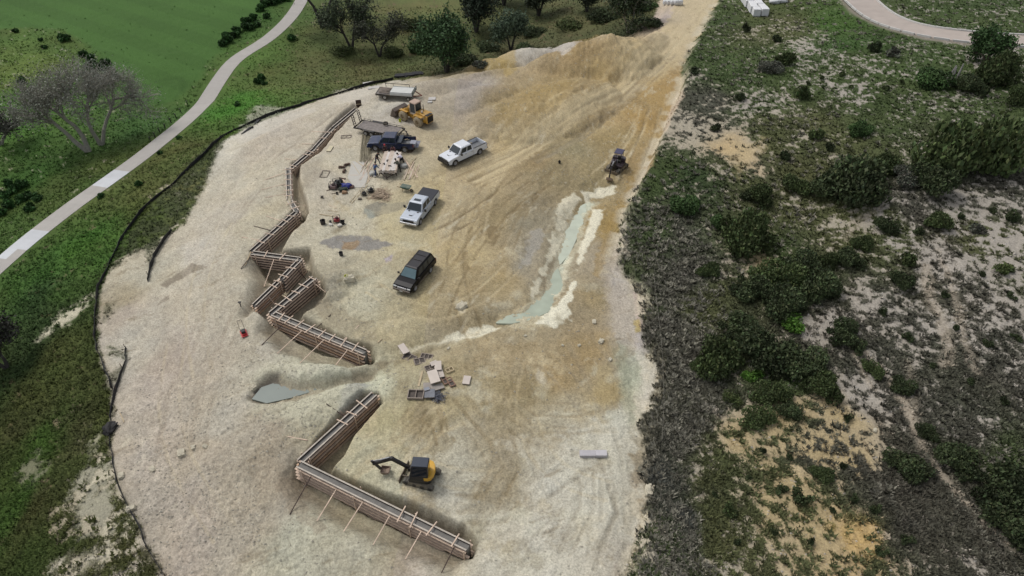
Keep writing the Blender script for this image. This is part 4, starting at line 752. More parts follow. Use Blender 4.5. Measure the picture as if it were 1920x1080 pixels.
SH = [(1795,326,128,1.25,'juniper','largest dark juniper clump in the upper right, with a bright edge'),(1856,306,64,1.0,'green','greener bush against the right side of the largest juniper clump'),(1748,364,86,.9,'dark','dark bush at the lower left foot of the largest juniper clump'),(1700,345,60,.8,'grey','greyish brush between the two dark clumps in the upper right'),
 (1600,380,120,.95,'dark','broad dark bush left of the largest juniper clump'),(1655,330,60,.9,'juniper','dark bush just above the grey brush'),(1545,372,62,.9,'dark','dark bush at the left end of the broad clump'),(1380,468,98,.95,'juniper','solitary round dense green bush above the middle of the brush'),(1352,432,44,.8,'green','lower bush touching the upper left of the round dense bush'),
 (1430,385,54,.9,'juniper','dark juniper between the round dense bush and the broad clump'),(1400,378,34,.9,'dark','smaller dark juniper left of that above the round bush'),(1330,520,48,.8,'juniper','olive-dark bush below left of the round dense bush'),(1404,560,62,.9,'dark','dark bush on the left of the central thicket'),(1455,535,76,.9,'juniper','top bush of the central thicket'),
 (1500,520,70,.9,'dark','dark bush at the upper right of the central thicket'),(1530,560,84,.9,'dark','darkest wide bush in the middle right of the central thicket'),(1465,590,84,.85,'dark','wide dark bush in the heart of the central thicket'),(1590,500,54,.9,'dark','dark bush right of the thicket towards the pale gully'),(1615,470,44,1.,'juniper','narrow dark bush above the pale gully'),
 (1660,440,46,1.1,'dark','upright dark bush beside the pale slope'),(1690,540,50,1.,'dark','tall dark bush right of the gully'),(1700,500,38,1.,'juniper','small dark bush above the tall one right of the gully'),(1484,622,52,.7,'bright','bright yellow-green bush inside the central thicket'),(1405,712,40,.6,'bright','small bright green bush at the foot of the lower thicket'),
 (1350,700,98,.8,'juniper','large green-dark bush on the left of the lower thicket'),(1430,690,100,.8,'dark','large dark bush in the middle of the lower thicket'),(1500,700,84,.8,'dark','large dark bush on the right of the lower thicket'),(1380,640,72,.8,'dark','dark bush between the upper and lower thickets'),(1550,745,70,.8,'juniper','dark bush at the lower right end of the thicket'),
 (1440,750,64,.7,'juniper','lowest bush under the lower thicket'),(1310,690,44,.8,'juniper','bush at the left tip of the lower thicket'),(1575,640,56,.9,'dark','dark bush standing free right of the central thicket'),(1545,500,50,.9,'juniper','dark bush at the top right corner of the thicket'),(1635,700,44,.8,'juniper','green bush in the pale soil right of the lower thicket'),
 (1690,735,48,.9,'dark','solitary dark bush right of the curved goat track'),(1610,660,36,.8,'dark','dark bush at the top of the goat track'),(1700,890,72,.8,'dark','dark bush beside the goat track in the lower right'),(1790,880,80,.8,'dark','wide dark bush right of the goat track'),(1870,940,98,.9,'dark','large dark bush near the right edge, low in the view'),(1900,1010,90,.9,'dark','dark bush at the right edge below the largest one'),
 (1735,820,44,.9,'dark','dark bush on the goat track between two bends'),(1540,900,46,.7,'juniper','green low bush at the edge of the yellow soil'),(1500,940,38,1.,'dark','upright dark bush on the yellow soil'),(1365,960,30,.9,'juniper','lone dark bush at the left of the yellow soil'),(1465,925,26,.9,'dark','small dark bush left of the upright one on yellow soil'),(1415,795,60,.7,'juniper','spreading bush on the yellowish bank below the thicket'),
 (1480,780,50,.8,'dark','dark bush just above the yellow patch'),(1370,755,46,.6,'olive','olive bush left of the spreading one'),(1755,430,52,.9,'juniper','dark bush at the foot of the largest clump on the pale slope'),(1830,440,40,.8,'grey','grey-green bush on the pale slope'),(1878,510,38,.6,'olive','yellowish tuft-like bush on the grey slope'),(1895,415,34,.9,'dark','dark bush at the far right of the pale slope'),
 (1850,160,74,1.1,'juniper','dark spreading juniper below the road-side tree'),(1815,178,60,.9,'dark','dark bush left of the spreading juniper, near the dead stumps'),(1745,165,58,.8,'green','green bush left of the grey stumps'),(1908,200,50,1.,'juniper','bush at the right edge below the road'),(1500,190,36,1.2,'juniper','bristly upright juniper alone on the pale patch'),
 (1635,100,34,1.,'dark','dark bush below the inner bend of the road'),(1672,110,34,.8,'grey','brownish bush right of the dark one below the road'),(1445,140,48,.8,'grey','bare blue-grey bush on the green hillside'),(1471,125,36,1.,'juniper','dark bush right of the bare blue-grey one'),(1455,80,24,1.,'dark','small dark bush below the white blocks'),
 (1398,62,20,1.1,'dark','small dark bush left of the white blocks'),(1530,265,30,1.1,'juniper','upright bush in the middle of the upper right slope'),(1610,255,50,.8,'green','low bush right of the middle upper slope'),(1555,285,24,1.,'dark','small bush between the upright and the low one'),(1470,300,26,1.2,'dark','tiny upright bush above the broad dark clump'),
 (1340,248,22,1.1,'dark','small bush just right of the bank on the upper slope'),(1385,190,24,1.1,'dark','dark bush left of the pale upper patch'),(1300,140,26,.6,'dark','low dark bush hanging over the cut bank beside the dirt road'),(1285,405,60,.7,'green','green low bush in the brush right of the ditch'),(1490,360,54,.8,'juniper','dark bush left of the broad clump, above a pale gully')]
for a in SH: shrub(a[0], a[1], a[2]*(1.14 if a[2] > 50 else 1.0), *a[3:])
ORD = 'first second third fourth fifth sixth seventh eighth ninth tenth eleventh twelfth thirteenth fourteenth fifteenth sixteenth'.split()
zone = [('dark juniper seedling dotting the pale band below the curved road', 'seedling junipers on the pale band', 'juniper', [(1540,150,14),(1578,143,16),(1595,166,14),(1662,172,16),(1690,158,12),(1515,160,12)]),
        ('small dark shrub dotting the pale eroded slope at the right', 'small shrubs on the pale eroded slope', 'dark', [(1770,560,20),(1840,520,18),(1895,560,20),(1700,640,22),(1790,620,18),(1850,650,20),(1905,640,22),(1750,690,18),(1820,720,20),(1655,590,20),(1880,760,22),(1720,440,20),(1800,410,18),(1860,400,16)]),
        ('small shrub on the yellow soil', 'small shrubs on the yellow soil', 'dark', [(1430,850,18),(1405,900,16),(1560,960,18),(1580,880,20),(1450,1000,16),(1520,1020,18),(1380,1020,18),(1600,940,20),(1340,930,16),(1650,1040,26),(1700,1020,28),(1480,860,20),(1640,960,24),(1590,790,22)]),
        ('dark weed clump around the bare grey tree', 'weed clumps round the bare tree', 'weed', [(126,80,22),(118,76,18),(84,92,12),(75,78,10),(30,62,14),(156,108,18),(172,112,18),(196,122,20),(205,140,26),(190,132,22),(215,150,20),(175,130,26),(182,150,24),(205,158,22),(42,158,18),(60,170,14)]),
        ('green bushy weed in the strip along the upper cart path', 'bushy weeds beside the upper cart path', 'weed', [(418,88,20),(430,82,24),(445,64,20),(462,58,26),(440,72,18),(475,40,20),(490,22,22),(505,12,24),(520,8,22),(535,4,20),(458,46,20),(482,52,18),(500,36,16),(424,76,22),(495,14,20)]),
        ('dark weed clump left of the lower cart path', 'weed clumps left of the lower cart path', 'weed', [(20,392,26),(40,380,26),(56,372,24),(12,372,24),(34,360,24),(60,395,22),(40,352,22),(18,350,20),(5,405,24),(70,380,20)]),
        ('dark weed clump between cart path and silt fence', 'weed clumps between path and fence', 'weed', [(482,158,16),(495,160,14),(548,78,20),(492,150,16),(262,350,16),(190,372,16),(335,262,12),(445,200,14),(300,290,12)])]
for lab, grp, typ, L in zone:
    for kk, (px, py, w_) in enumerate(sorted(L, key=lambda q: q[1])): shrub(px, py, w_, random.uniform(.8, 1.1), typ, lab+', '+ORD[kk]+' from the top', grp, 'shrub' if typ != 'weed' else 'weed_clump', 'shrub' if typ != 'weed' else 'weed')
# trees with real limbs
def branches(mb, p, d, L, r, depth, twig, spread=.55, lift=.12, pts=None):
    k = 3; q = p.copy()
    for i in range(k):
        nd = (d+Vector((random.gauss(0,.16), random.gauss(0,.16), random.gauss(0,.10)+lift*.3))).normalized(); e = q+nd*L/k; r1 = r*(1-.22*(i+1)/k*1.4)
        mb.tube(q, e, r*(1-.3*i/k), max(r1, .006), 6 if r > .05 else 3, False); q = e; d = nd
        if pts is not None and depth <= 2: pts.append(q.copy())
        if depth > 0 and (i > 0 or depth < 4):
            for j in range(twig):
                ax = Vector((random.gauss(0,1), random.gauss(0,1), random.gauss(0,.7))).normalized(); nd2 = (d+ax*spread*1.4).normalized(); nd2.z += lift
                branches(mb, q, nd2.normalized(), L*random.uniform(.52,.8), max(r*.55, .012), depth-1, twig, spread, lift, pts)
    return pts
def tree(px, py, h, rad, rgb, label, dens=5000, leaf=.28, lean=(0,0), trunks=1, depth=3, bark=brk, name='tree', spread=.6, seed=1, twig=2, rtr=.22, grp=None):
    random.seed(seed); g = G(px, py); rt = empty(name, g, 0, label, 'tree', grp); mb = MB(); pts = []
    for k in range(trunks):
        a = 6.28*k/trunks+.5; d = Vector((lean[0]+.35*math.cos(a)*(trunks > 1), lean[1]+.35*math.sin(a)*(trunks > 1), 1)).normalized()
        mb.tube((0,0,-.4), d*h*.22, rtr*1.3, rtr, 8); branches(mb, d*h*.2, d, h*.42, rtr, depth, twig, spread, .10, pts)
    mb.build('trunk', bark, rt)
    if dens:
        r_ = np.random.default_rng(seed); P = np.array([tuple(q) for q in pts]); ii = r_.integers(0, len(P), dens); c = P[ii]+r_.normal(0, rad*.11, (dens, 3)); zc = h*.65
        s = leaf*r_.uniform(.5, 1.4, dens); a = r_.normal(0, 1, (dens, 3)); a /= np.linalg.norm(a, axis=1)[:, None]; b = np.cross(a, r_.normal(0, 1, (dens, 3))); b /= np.linalg.norm(b, axis=1)[:, None]
        V = np.stack([c-a*s[:, None]*.7, c+b*s[:, None]*.5, c+a*s[:, None], c-b*s[:, None]*.5], 1)
        cc = C(*rgb)[None]*(1.35 if dens > 4500 and name == 'tree' else 1.15)*(r_.uniform(.72, 1.3, len(P))[ii]*r_.uniform(.7, 1.3, dens))[:, None]
        o = bpy.data.objects.new('crown', tri_mesh('crown', V, cc, LM, 4)); COL.objects.link(o); o.parent = rt
    return rt
tree(167,284,11.4,6,(152,154,140),'large bare grey tree leaning left over the rough grass by the cart path',8000,.11,(-.45,.10),2,4,brg,'bare_tree',.66,5,2,.30)
tree(190,272,11.6,5,(150,152,142),'bare grey upright tree right beside the leaning one, near the cart path',8000,.11,(.12,.15),2,4,brg,'bare_tree',.66,8,2,.26)
tree(0,272,6,4,(88,88,80),'low bare grey tree cut by the left edge of the view',2500,.16,(.5,.1),2,3,brg,'bare_tree',.6,18,2,.2)
tree(605,52,13,6,(52,54,46),'dark bare-branched tree beside the far end of the cart path',5000,.20,(.1,.1),2,4,M('dark_bark',(62,58,54),.9),'tree',.6,21,2,.28)
tree(660,92,9.5,4,(70,80,60),'slim grey-green tree right of the dark bare-branched one',5200,.22,(-.08,.1),2,3,M('dark_bark',(62,58,54),.9),'tree',.55,22,2,.22)
tree(712,106,7.5,4,(74,78,64),'sparse grey tree left of the dense green one behind the site',3000,.2,(0,.05),2,3,M('dark_bark',(62,58,54),.9),'tree',.55,23,2,.17)
tree(838,136,8.5,5,(52,72,44),'dense round green tree right behind the edge of the dirt',11000,.26,(0,.1),3,3,M('dark_bark',(62,58,54),.9),'tree',.75,24,2,.22)
tree(893,60,9,5,(46,56,42),'dark tree behind and between the two round ones',7500,.28,(0,.05),3,3,M('dark_bark',(62,58,54),.9),'tree',.7,25,2,.22)
tree(958,92,6.5,4,(72,86,68),'grey-green round tree right of the dense green one',8000,.22,(0,.05),2,3,M('dark_bark',(62,58,54),.9),'tree',.75,26,2,.18)
tree(1178,62,8.5,5,(52,62,42),'green tree with a pale forked trunk left of the dirt road',8500,.25,(0,.0),2,3,brg,'tree',.8,27,2,.17)
tree(1010,30,7,4,(52,60,44),'dark tree at the top edge, right of the grey-green round one',6500,.27,(0,.05),3,3,M('dark_bark',(62,58,54),.9),'tree',.7,28,2,.2)
tree(945,10,8,5,(48,56,42),'dark tree at the top edge behind the grey-green round one',7000,.28,(0,.05),3,3,M('dark_bark',(62,58,54),.9),'tree',.7,31,2,.2)
tree(1100,22,6,4,(54,60,46),'low dark tree left of the forked one at the top edge',5500,.26,(0,0),3,3,M('dark_bark',(62,58,54),.9),'tree',.75,29,2,.15)
tree(1846,122,4.6,3.2,(54,76,42),'leafy green tree growing over the curved road at the right',6500,.22,(-.1,.1),3,3,brk,'tree',.75,30,2,.16)
tree(14,690,5,3,(60,60,54),'low dark leafless tree cut by the left edge beside the rough grass',2500,.18,(-.2,0),2,3,M('dark_bark',(62,58,54),.9),'bare_tree',.6,33,2,.14)
for k, (px, py, w_, t_) in enumerate(sorted([(770,60,60,'olive'),(800,100,60,'green'),(870,125,56,'dark'),(915,100,50,'dark'),(1060,60,56,'olive'),(1130,45,60,'dark'),(1220,55,44,'dark'),(1000,70,46,'dark'),(640,110,50,'olive'),(740,110,50,'olive'),(690,60,40,'olive'),(1200,25,60,'green'),(985,95,50,'dark'),(900,130,40,'grey')])):
    shrub(px, py, w_, .55, t_, 'low scrub bush in the hollow behind the site, '+ORD[k]+' from the left', 'scrub bushes behind the site')
# grey dead stumps near the road
for k, (px, py, h) in enumerate([(1783,160,2.4),(1789,158,2.8),(1776,150,2.0)]):
    random.seed(50+k); g = G(px, py); mb = MB(); mb.tube((0,0,-.2), (.35*(k-1)+.1,.1,h), .2, .08, 7); mb.tube((.1*(k-1),0,h*.5), (.5*(k-.6),.2,h*.9), .07, .03, 5)
    o = mb.build('dead_trunk', M('bleached_wood',(150,146,142),.85,0,.15)); o.location = g; tag(o, ['short bleached dead trunk, middle of the three near the right-hand road','longest bleached dead trunk, leaning right near the right-hand road','shortest bleached dead trunk, on the left of the three near the right-hand road'][k], 'dead trunk')
random.seed(77)
# ground cover: one mesh of grass and brush tufts, one of loose stones
def scatter(nm, N, weight, szr, blades, hk, mat, colfn, label_kind='stuff', wide=.35):
    # pick cells evenly over the part of the sheet near the site
    i = rng.integers(112, NR-3, N*3); j = rng.integers(100, NC-100, N*3); ok = rng.random(N*3) < weight[i, j]; i = i[ok][:N]; j = j[ok][:N]
    fi = rng.random(len(i)); fj = rng.random(len(i)); x = X[i, j]*(1-fj)+X[i, j+1]*fj; y = Y[i, j]*(1-fi)+Y[i+1, j]*fi; z = sample(H, x, y); c0 = colfn(i, j)
    V = []; CC = []
    s = rng.uniform(*szr, len(i))
    for b in range(blades):
        a = rng.uniform(0, 6.28, len(i)); o_ = rng.uniform(0, wide, len(i)); dx, dy = np.cos(a), np.sin(a); w_ = s*rng.uniform(.18, .4, len(i)); ln = rng.uniform(.25, .9, len(i)); 
        bx = x+dx*o_*s; by = y+dy*o_*s; tx = bx+dx*s*ln; ty = by+dy*s*ln; tz = z+s*hk*rng.uniform(.4, 1.1, len(i))
        V.append(np.stack([np.stack([bx-dy*w_, by+dx*w_, z-.03], 1), np.stack([bx+dy*w_, by-dx*w_, z-.03], 1), np.stack([tx, ty, tz], 1)], 1)); CC.append(c0*rng.uniform(.75, 1.35, (len(i), 1)))
    o = bpy.data.objects.new(nm, tri_mesh(nm, np.concatenate(V), np.clip(np.concatenate(CC), .01, .8), mat, 3)); COL.objects.link(o); return tag(o, kind='stuff')
LM2 = leafmat('grass_blades')
pm2 = np.maximum(line(PATHL, 4.2, .3, 0), line(ROADR, 7.5, .5, 0)); inrange = (1-pm2)*((Y < 260) & (np.abs(X) < 220))
soft = 1-fair*.97
scatter('grass', 105000, vegcov*np.where(right, .75, 1)*soft*inrange*np.where(right, 1, .75), (.12, .34), 5, .75, LM2, lambda i, j: col[i, j]*1.22)
brush = region(lambda d, m: 1-sst(-1, 1, d+1.0*wx[m]), [(1165,410),(1260,380),(1330,480),(1330,560),(1300,640),(1290,720),(1330,800),(1260,850),(1290,960),(1320,1090),(1200,1090),(1215,960),(1215,860),(1235,740),(1215,620),(1195,540)], 3)*(1-dm)
scatter('grey_brush', 19000, np.clip(brush+.25*(right & (cover > .8)), 0, 1)*inrange*(1-dm), (.22, .5), 12, .7, LM2, lambda i, j: C(120,117,104)*rng.uniform(.5, 1.6, (len(i), 1))*(1-.0*i[:, None]), wide=.5)
scatter('weeds', 16000, inrange*(1-pm2)*(right*np.clip(vegcov+.15, 0, 1)*(1-dm)*.5+(~right)*(1-fair)*(1-dm)*sst(.45,.75,cl)*.3), (.2, .42), 9, .8, LM2, lambda i, j: vO[i, j, 3:6]*rng.uniform(.6, 1.5, (len(i), 1)), wide=.5)
def stones(nm, N, weight, smin, smax, rgb):
    i = rng.integers(112, NR-3, N*6); j = rng.integers(100, NC-100, N*6); ok = rng.random(N*6) < weight[i, j]; i = i[ok][:N]; j = j[ok][:N]; n_ = len(i)
    fi = rng.random(n_); fj = rng.random(n_); x = X[i, j]*(1-fj)+X[i, j+1]*fj; y = Y[i, j]*(1-fi)+Y[i+1, j]*fi; z = sample(H, x, y)
    s = smin*(smax/smin)**(rng.random(n_)**2.2); a = rng.uniform(0, 6.28, n_); P8 = []
    for k in range(6):
        t = a+k*1.047; r_ = s*rng.uniform(.6, 1.1, n_); P8.append(np.stack([x+r_*np.cos(t), y+r_*np.sin(t)*.8, z-.02+s*.15*rng.random(n_)], 1))
    T1 = np.stack([x+s*.25, y, z+s*rng.uniform(.5,.8,n_)], 1); T2 = np.stack([x-s*.3, y+s*.1, z+s*rng.uniform(.4,.75,n_)], 1); V = []
    for k in range(6):
        q = P8[k], P8[(k+1) % 6]; tp = T1 if k in (0, 5, 4) else T2; V.append(np.stack([q[0], q[1], tp], 1))
    V.append(np.stack([P8[1], T2, T1], 1)); V.append(np.stack([P8[4], T1, T2], 1))
    cc = C(*rgb)[None]*rng.uniform(.72, 1.2, (n_, 1))*.6+col[i, j]*.4
    o = bpy.data.objects.new(nm, tri_mesh(nm, np.concatenate(V), np.concatenate([cc]*8), LM2, 3)); COL.objects.link(o); return tag(o, kind='stuff')
stones('gravel', 26000, dm*(.10+.9*rubz)*inrange*(1-.8*digm)*np.clip(.5+1.2*fbm(X, Y, .4, 3, 301), .05, 1), .03, .15, (200,194,178))
stones('hillside_stones', 5000, (1-dm)*right*(1-vegm)*inrange, .03, .16, (186,182,176))
# ---------------------------------------------------------------- vehicles and machines
glass = M('dark_glass', (44,54,60), .08, 0, .1, 1); rub = M('tyre_rubber', (44,42,40), .85, 0, .2, 3, 0, .35); rim = M('alloy_rim', (176,176,178), .4, .4, .08, 3, 0, .3); blk = M('black_plastic', (26,26,28), .6, 0, .1, 3, 0, .15)
chrome = M('chrome_trim', (190,190,192), .25, .6, .05); lampm = M('lamp_lens', (214,216,214), .2, 0, .05); redl = M('tail_lens', (130,30,28), .3, 0, .05); under = M('underbody', (24,22,20), .9)
def wheel(root, x, y, r, w_, rimm=rim, tyre=rub, rr=.58, name='wheel', rz=0):
    s_ = 1 if y > 0 else -1; mb = MB()
    mb.lathe([(r*rr, -w_/2), (r*.93, -w_/2), (r, -w_*.36), (r, w_*.36), (r*.93, w_/2), (r*rr, w_/2)], (0, 0, 0), 'y', 22)
    wo = mb.build('wheel', tyre, root, 0, True); wo.location = (x, y, r); wo.rotation_euler.z = rz
    m2 = MB(); m2.lathe([(r*rr, s_*w_*.49), (r*rr*.93, s_*w_*.42), (r*rr*.8, s_*w_*.30), (r*.2, s_*w_*.36), (r*.1, s_*w_*.42), (.001, s_*w_*.42)], (0, 0, 0), 'y', 18)
    for k in range(5): a = k*1.2566; m2.bar((r*.12*math.cos(a), s_*w_*.40, r*.12*math.sin(a)), (r*rr*.92*math.cos(a), s_*w_*.42, r*rr*.92*math.sin(a)), r*.13, .03)
    m2.build('rim', rimm, wo); return wo
def arch(cx, r, z0, x0, x1, n=9):                    # wheel-arch points between x0 > x1, going backwards along the sill
    return [(cx+r*math.cos(math.pi*k/n), z0+r*math.sin(math.pi*k/n)) for k in range(n+1)]
def quad_panel(mb, A, B, C_, D, u0, u1, v0, v1, off=.006, th=.01):
    A, B, C_, D = map(Vector, (A, B, C_, D)); P_ = lambda u, v: (A*(1-u)+B*u)*(1-v)+(D*(1-u)+C_*u)*v
    nrm = (B-A).cross(D-A).normalized(); q = [P_(u0, v0), P_(u1, v0), P_(u1, v1), P_(u0, v1)]
    mb.hexa([p+nrm*(off-th) for p in q], [p+nrm*off for p in q])
def by_wheels(f, b, half=.86):                       # contact points of the near (left-hand) wheels -> centre and heading
    a, c = G(*f), G(*b); d = (a-c); d.z = 0; L = d.length; d.normalize(); rt_ = Vector((d.y, -d.x, 0)); m = (a+c)/2+rt_*half
    return m, math.atan2(d.y, d.x), L
def pickup(f, b, label, rgb, wb=3.9, Lf=.95, Lr=1.15, W_=2.03, cover=None, scoop=False, sunroof=False, bar=False, gate_down=False, box=False, metal=.25, ch=True):
    m, rz, L = by_wheels(f, b, W_/2-.1); print('pickup wheelbase', L)
    paint = M('paint_%d_%d' % (rgb[0], rgb[2]), rgb, .32, metal, .05, 2, 0, .12); rt = empty('pickup_truck', m, rz, label, 'pickup truck')
    x1 = wb/2+Lf; x0 = -wb/2-Lr; h = W_/2; wf, wr = wb/2, -wb/2; r = .42; cabx = -.92; sill = .42
    # body: sides with arches, bonnet and cab sill in one profile
    pr = [(cabx, sill), (cabx, 1.22), (1.18, 1.24), (1.9, 1.20), (x1-.12, 1.12), (x1, .98), (x1, .52)]+arch(wf, r*1.16, sill, 0, 0)
    body = MB(); body.prism(pr, -h, h)
    bo = body.build('body', paint, rt, .05)
    for s_ in (-1, 1):                                # bed sides
        ps = [(x0, .55), (x0, 1.26), (cabx-.02, 1.26), (cabx-.02, sill)]+arch(wr, r*1.16, sill+.02, 0, 0)+[(x0+.1, .5)]
        y_ = s_*h; MB().prism(ps, min(y_, y_-s_*.14), max(y_, y_-s_*.14)).build('bed_side', paint, rt, .03)
        MB().box(x0+.05, cabx-.05, min(s_*(h-.15), s_*(h+.003)), max(s_*(h-.15), s_*(h+.003)), 1.262, 1.29).build('bed_rail', blk, rt)
    MB().box(x0+.06, cabx-.02, -h+.14, h-.14, .72, .78).build('bed_floor', M('bed_liner', (120,122,124) if not gate_down else (40,40,44), .7, 0, .2, 5), rt)
    MB().box(cabx-.08, cabx-.022, -h+.14, h-.14, .78, 1.25).build('bed_front', paint, rt)
    gt = MB()
    if gate_down: gt.box(x0-.58, x0, -h+.16, h-.16, .70, .77)
    else: gt.box(x0-.02, x0+.055, -h+.142, h-.142, .55, 1.25)
    gt.build('tailgate', paint if not gate_down else M('tailgate_grey',(128,130,142),.5,.2,.1), rt, .01)
    MB().box(x0+.2, x1-.25, -h+.28, h-.28, .30, .70).build('underbody', under, rt)
    # cab: bottom and top rings
    bz, tz = 1.23, 1.97; xb0, xb1, xt0, xt1 = cabx+.02, 1.46, cabx+.12, .78; hb, ht = h-.05, h-.22
    Bt = [(xb0,-hb,bz),(xb1,-hb+.03,bz),(xb1,hb-.03,bz),(xb0,hb,bz)]; Tp = [(xt0,-ht,tz-.02),(xt1,-ht+.02,tz-.03),(xt1,ht-.02,tz-.03),(xt0,ht,tz-.02)]
    MB().hexa(Bt, Tp).build('cab', paint, rt, .06)
    MB().hexa([(xt0+.03,-ht+.04,tz-.03),(xt1-.04,-ht+.06,tz-.035),(xt1-.04,ht-.06,tz-.035),(xt0+.03,ht-.04,tz-.03)], [(xt0+.09,-ht+.12,tz+.02),(xt1-.14,-ht+.12,tz+.015),(xt1-.14,ht-.12,tz+.015),(xt0+.09,ht-.12,tz+.02)]).build('roof', paint, rt, .03)
    ws = MB(); quad_panel(ws, Bt[1], Bt[2], Tp[2], Tp[1], .05, .95, .08, .93); ws.build('windshield', glass, rt)
    rw = MB(); quad_panel(rw, Bt[3], Bt[0], Tp[0], Tp[3], .10, .90, .25, .88); rw.build('rear_window', glass, rt)
    for A_, B_, C2, D_ in ((Bt[0], Bt[1], Tp[1], Tp[0]), (Bt[2], Bt[3], Tp[3], Tp[2])):
        fl = A_[1] > 0
        for u0, u1 in ((.06, .40), (.45, .86)):
            if fl: u0, u1 = 1-u1, 1-u0
            sw = MB(); quad_panel(sw, A_, B_, C2, D_, u0, u1, .12, .86); sw.build('side_window', glass, rt)
    for s_ in (-1, 1):                                # door seams, handles, mirrors, lamps
        for xa, xb_ in ((-.84, .12), (.16, 1.20)):
            d_ = MB().box(xa, xb_, min(s_*h, s_*(h+.012)), max(s_*h, s_*(h+.012)), .56, 1.17).build('door', paint, rt, .01)
            MB().box(xa+.06, xa+.24, min(s_*(h+.015), s_*(h+.05)), max(s_*(h+.015), s_*(h+.05)), 1.05, 1.09).build('door_handle', chrome if ch else blk, d_)
        MB().box(-.55, 1.25, min(s_*(h-.1), s_*(h+.1)), max(s_*(h-.1), s_*(h+.1)), .36, .41).build('running_board', blk, rt)
        mm_ = MB(); mm_.bar((1.15, s_*(h-.05), 1.28), (1.12, s_*(h+.2), 1.36), .05); mm_.box(1.06, 1.18, min(s_*(h+.12), s_*(h+.34)), max(s_*(h+.12), s_*(h+.34)), 1.24, 1.54); mm_.build('side_mirror', blk, rt)
        MB().box(x1-.10, x1+.012, min(s_*(h-.36), s_*(h-.03)), max(s_*(h-.36), s_*(h-.03)), .84, 1.0).build('headlight', lampm, rt, .01)
        MB().box(x0-.014, x0+.06, min(s_*(h-.14), s_*(h+.004)), max(s_*(h-.14), s_*(h+.004)), .82, 1.18).build('tail_light', redl, rt)
        for wx_ in (wf, wr): wheel(rt, wx_, s_*(h-.15), r, .29)
    g_ = MB(); g_.box(x1-.04, x1+.02, -h+.38, h-.38, .76, 1.02)
    for k in range(3): g_.box(x1+.022, x1+.04, -h+.40, h-.40, .79+k*.08, .83+k*.08)
    g_.build('grille', blk, rt)
    fb = MB(); fb.box(x1-.05, x1+.13, -h+.02, h-.02, .46, .72); fb.build('front_bumper', chrome if (ch and not bar) else (blk if bar else paint), rt, .04)
    MB().box(x0-.16, x0+.02, -h+.05, h-.05, .44, .62).build('rear_bumper', chrome if ch else blk, rt, .03)
    MB().box(x1+.132, x1+.142, -.16, .16, .52, .62).build('licence_plate', lampm, rt)
    if bar:
        b_ = MB(); b_.box(x1+.10, x1+.24, -h+.02, h-.02, .50, .80); b_.box(x1+.10, x1+.20, -h+.10, h-.10, .80, 1.08)
        for y_ in (-.5, 0, .5): b_.bar((x1+.2, y_, .5), (x1+.2, y_, 1.12), .06)
        b_.build('bull_bar', blk, rt, .02)
    if scoop:
        MB().hexa([(1.75,-.32,1.205),(2.35,-.26,1.165),(2.35,.26,1.165),(1.75,.32,1.205)], [(1.8,-.26,1.24),(2.25,-.2,1.22),(2.25,.2,1.22),(1.8,.26,1.24)]).build('bonnet_scoop', paint, rt, .01)
        MB().box(2.22, 2.31, -.2, .2, 1.19, 1.235).build('scoop_vent', blk, rt)
        for s_ in (-1, 1): MB().hexa([(1.44,s_*.55-.12,1.24),(1.62,s_*.5-.05,1.235),(1.62,s_*.5+.05,1.235),(1.44,s_*.55+.12,1.24)], [(1.44,s_*.55-.12,1.255),(1.62,s_*.5-.05,1.25),(1.62,s_*.5+.05,1.25),(1.44,s_*.55+.12,1.255)]).build('bonnet_vent', blk, rt)
    if sunroof: MB().box(.10, .52, -.40, .40, tz+.012, tz+.03).build('sunroof', glass, rt, .01)
    if cover: MB().box(x0+.03, cabx-.03, -h+.02, h-.02, 1.292, 1.33).build('bed_cover', M('tonneau', (30,32,42), .6, 0, .1), rt, .01)
    if box:
        MB().box(cabx-.62, cabx-.12, -h+.05, h-.05, 1.0, 1.42).build('tool_box', M('tool_box', (48,56,66), .4, .3, .1), rt, .02)
    return rt
pickup((855,311),(898,290),'white four-door pickup with black bull bar, parked alone right of the timber trailer',(226,230,236),4.0,.95,1.2,2.05,None,True,False,True,False,False,.0,False)
pickup((788,421),(816,385),'silver-white four-door pickup with a black bed cover, beside the green wheelbarrow',(196,204,214),4.0,.95,1.2,2.05,True,True,True,False,False,False,.15)
bt = pickup((705,283.5),(759,285.5),'dark blue four-door pickup with its tailgate down, behind the timber trailer',(36,50,82),3.78,.95,1.15,2.0,None,False,False,False,True,True,.2,False)
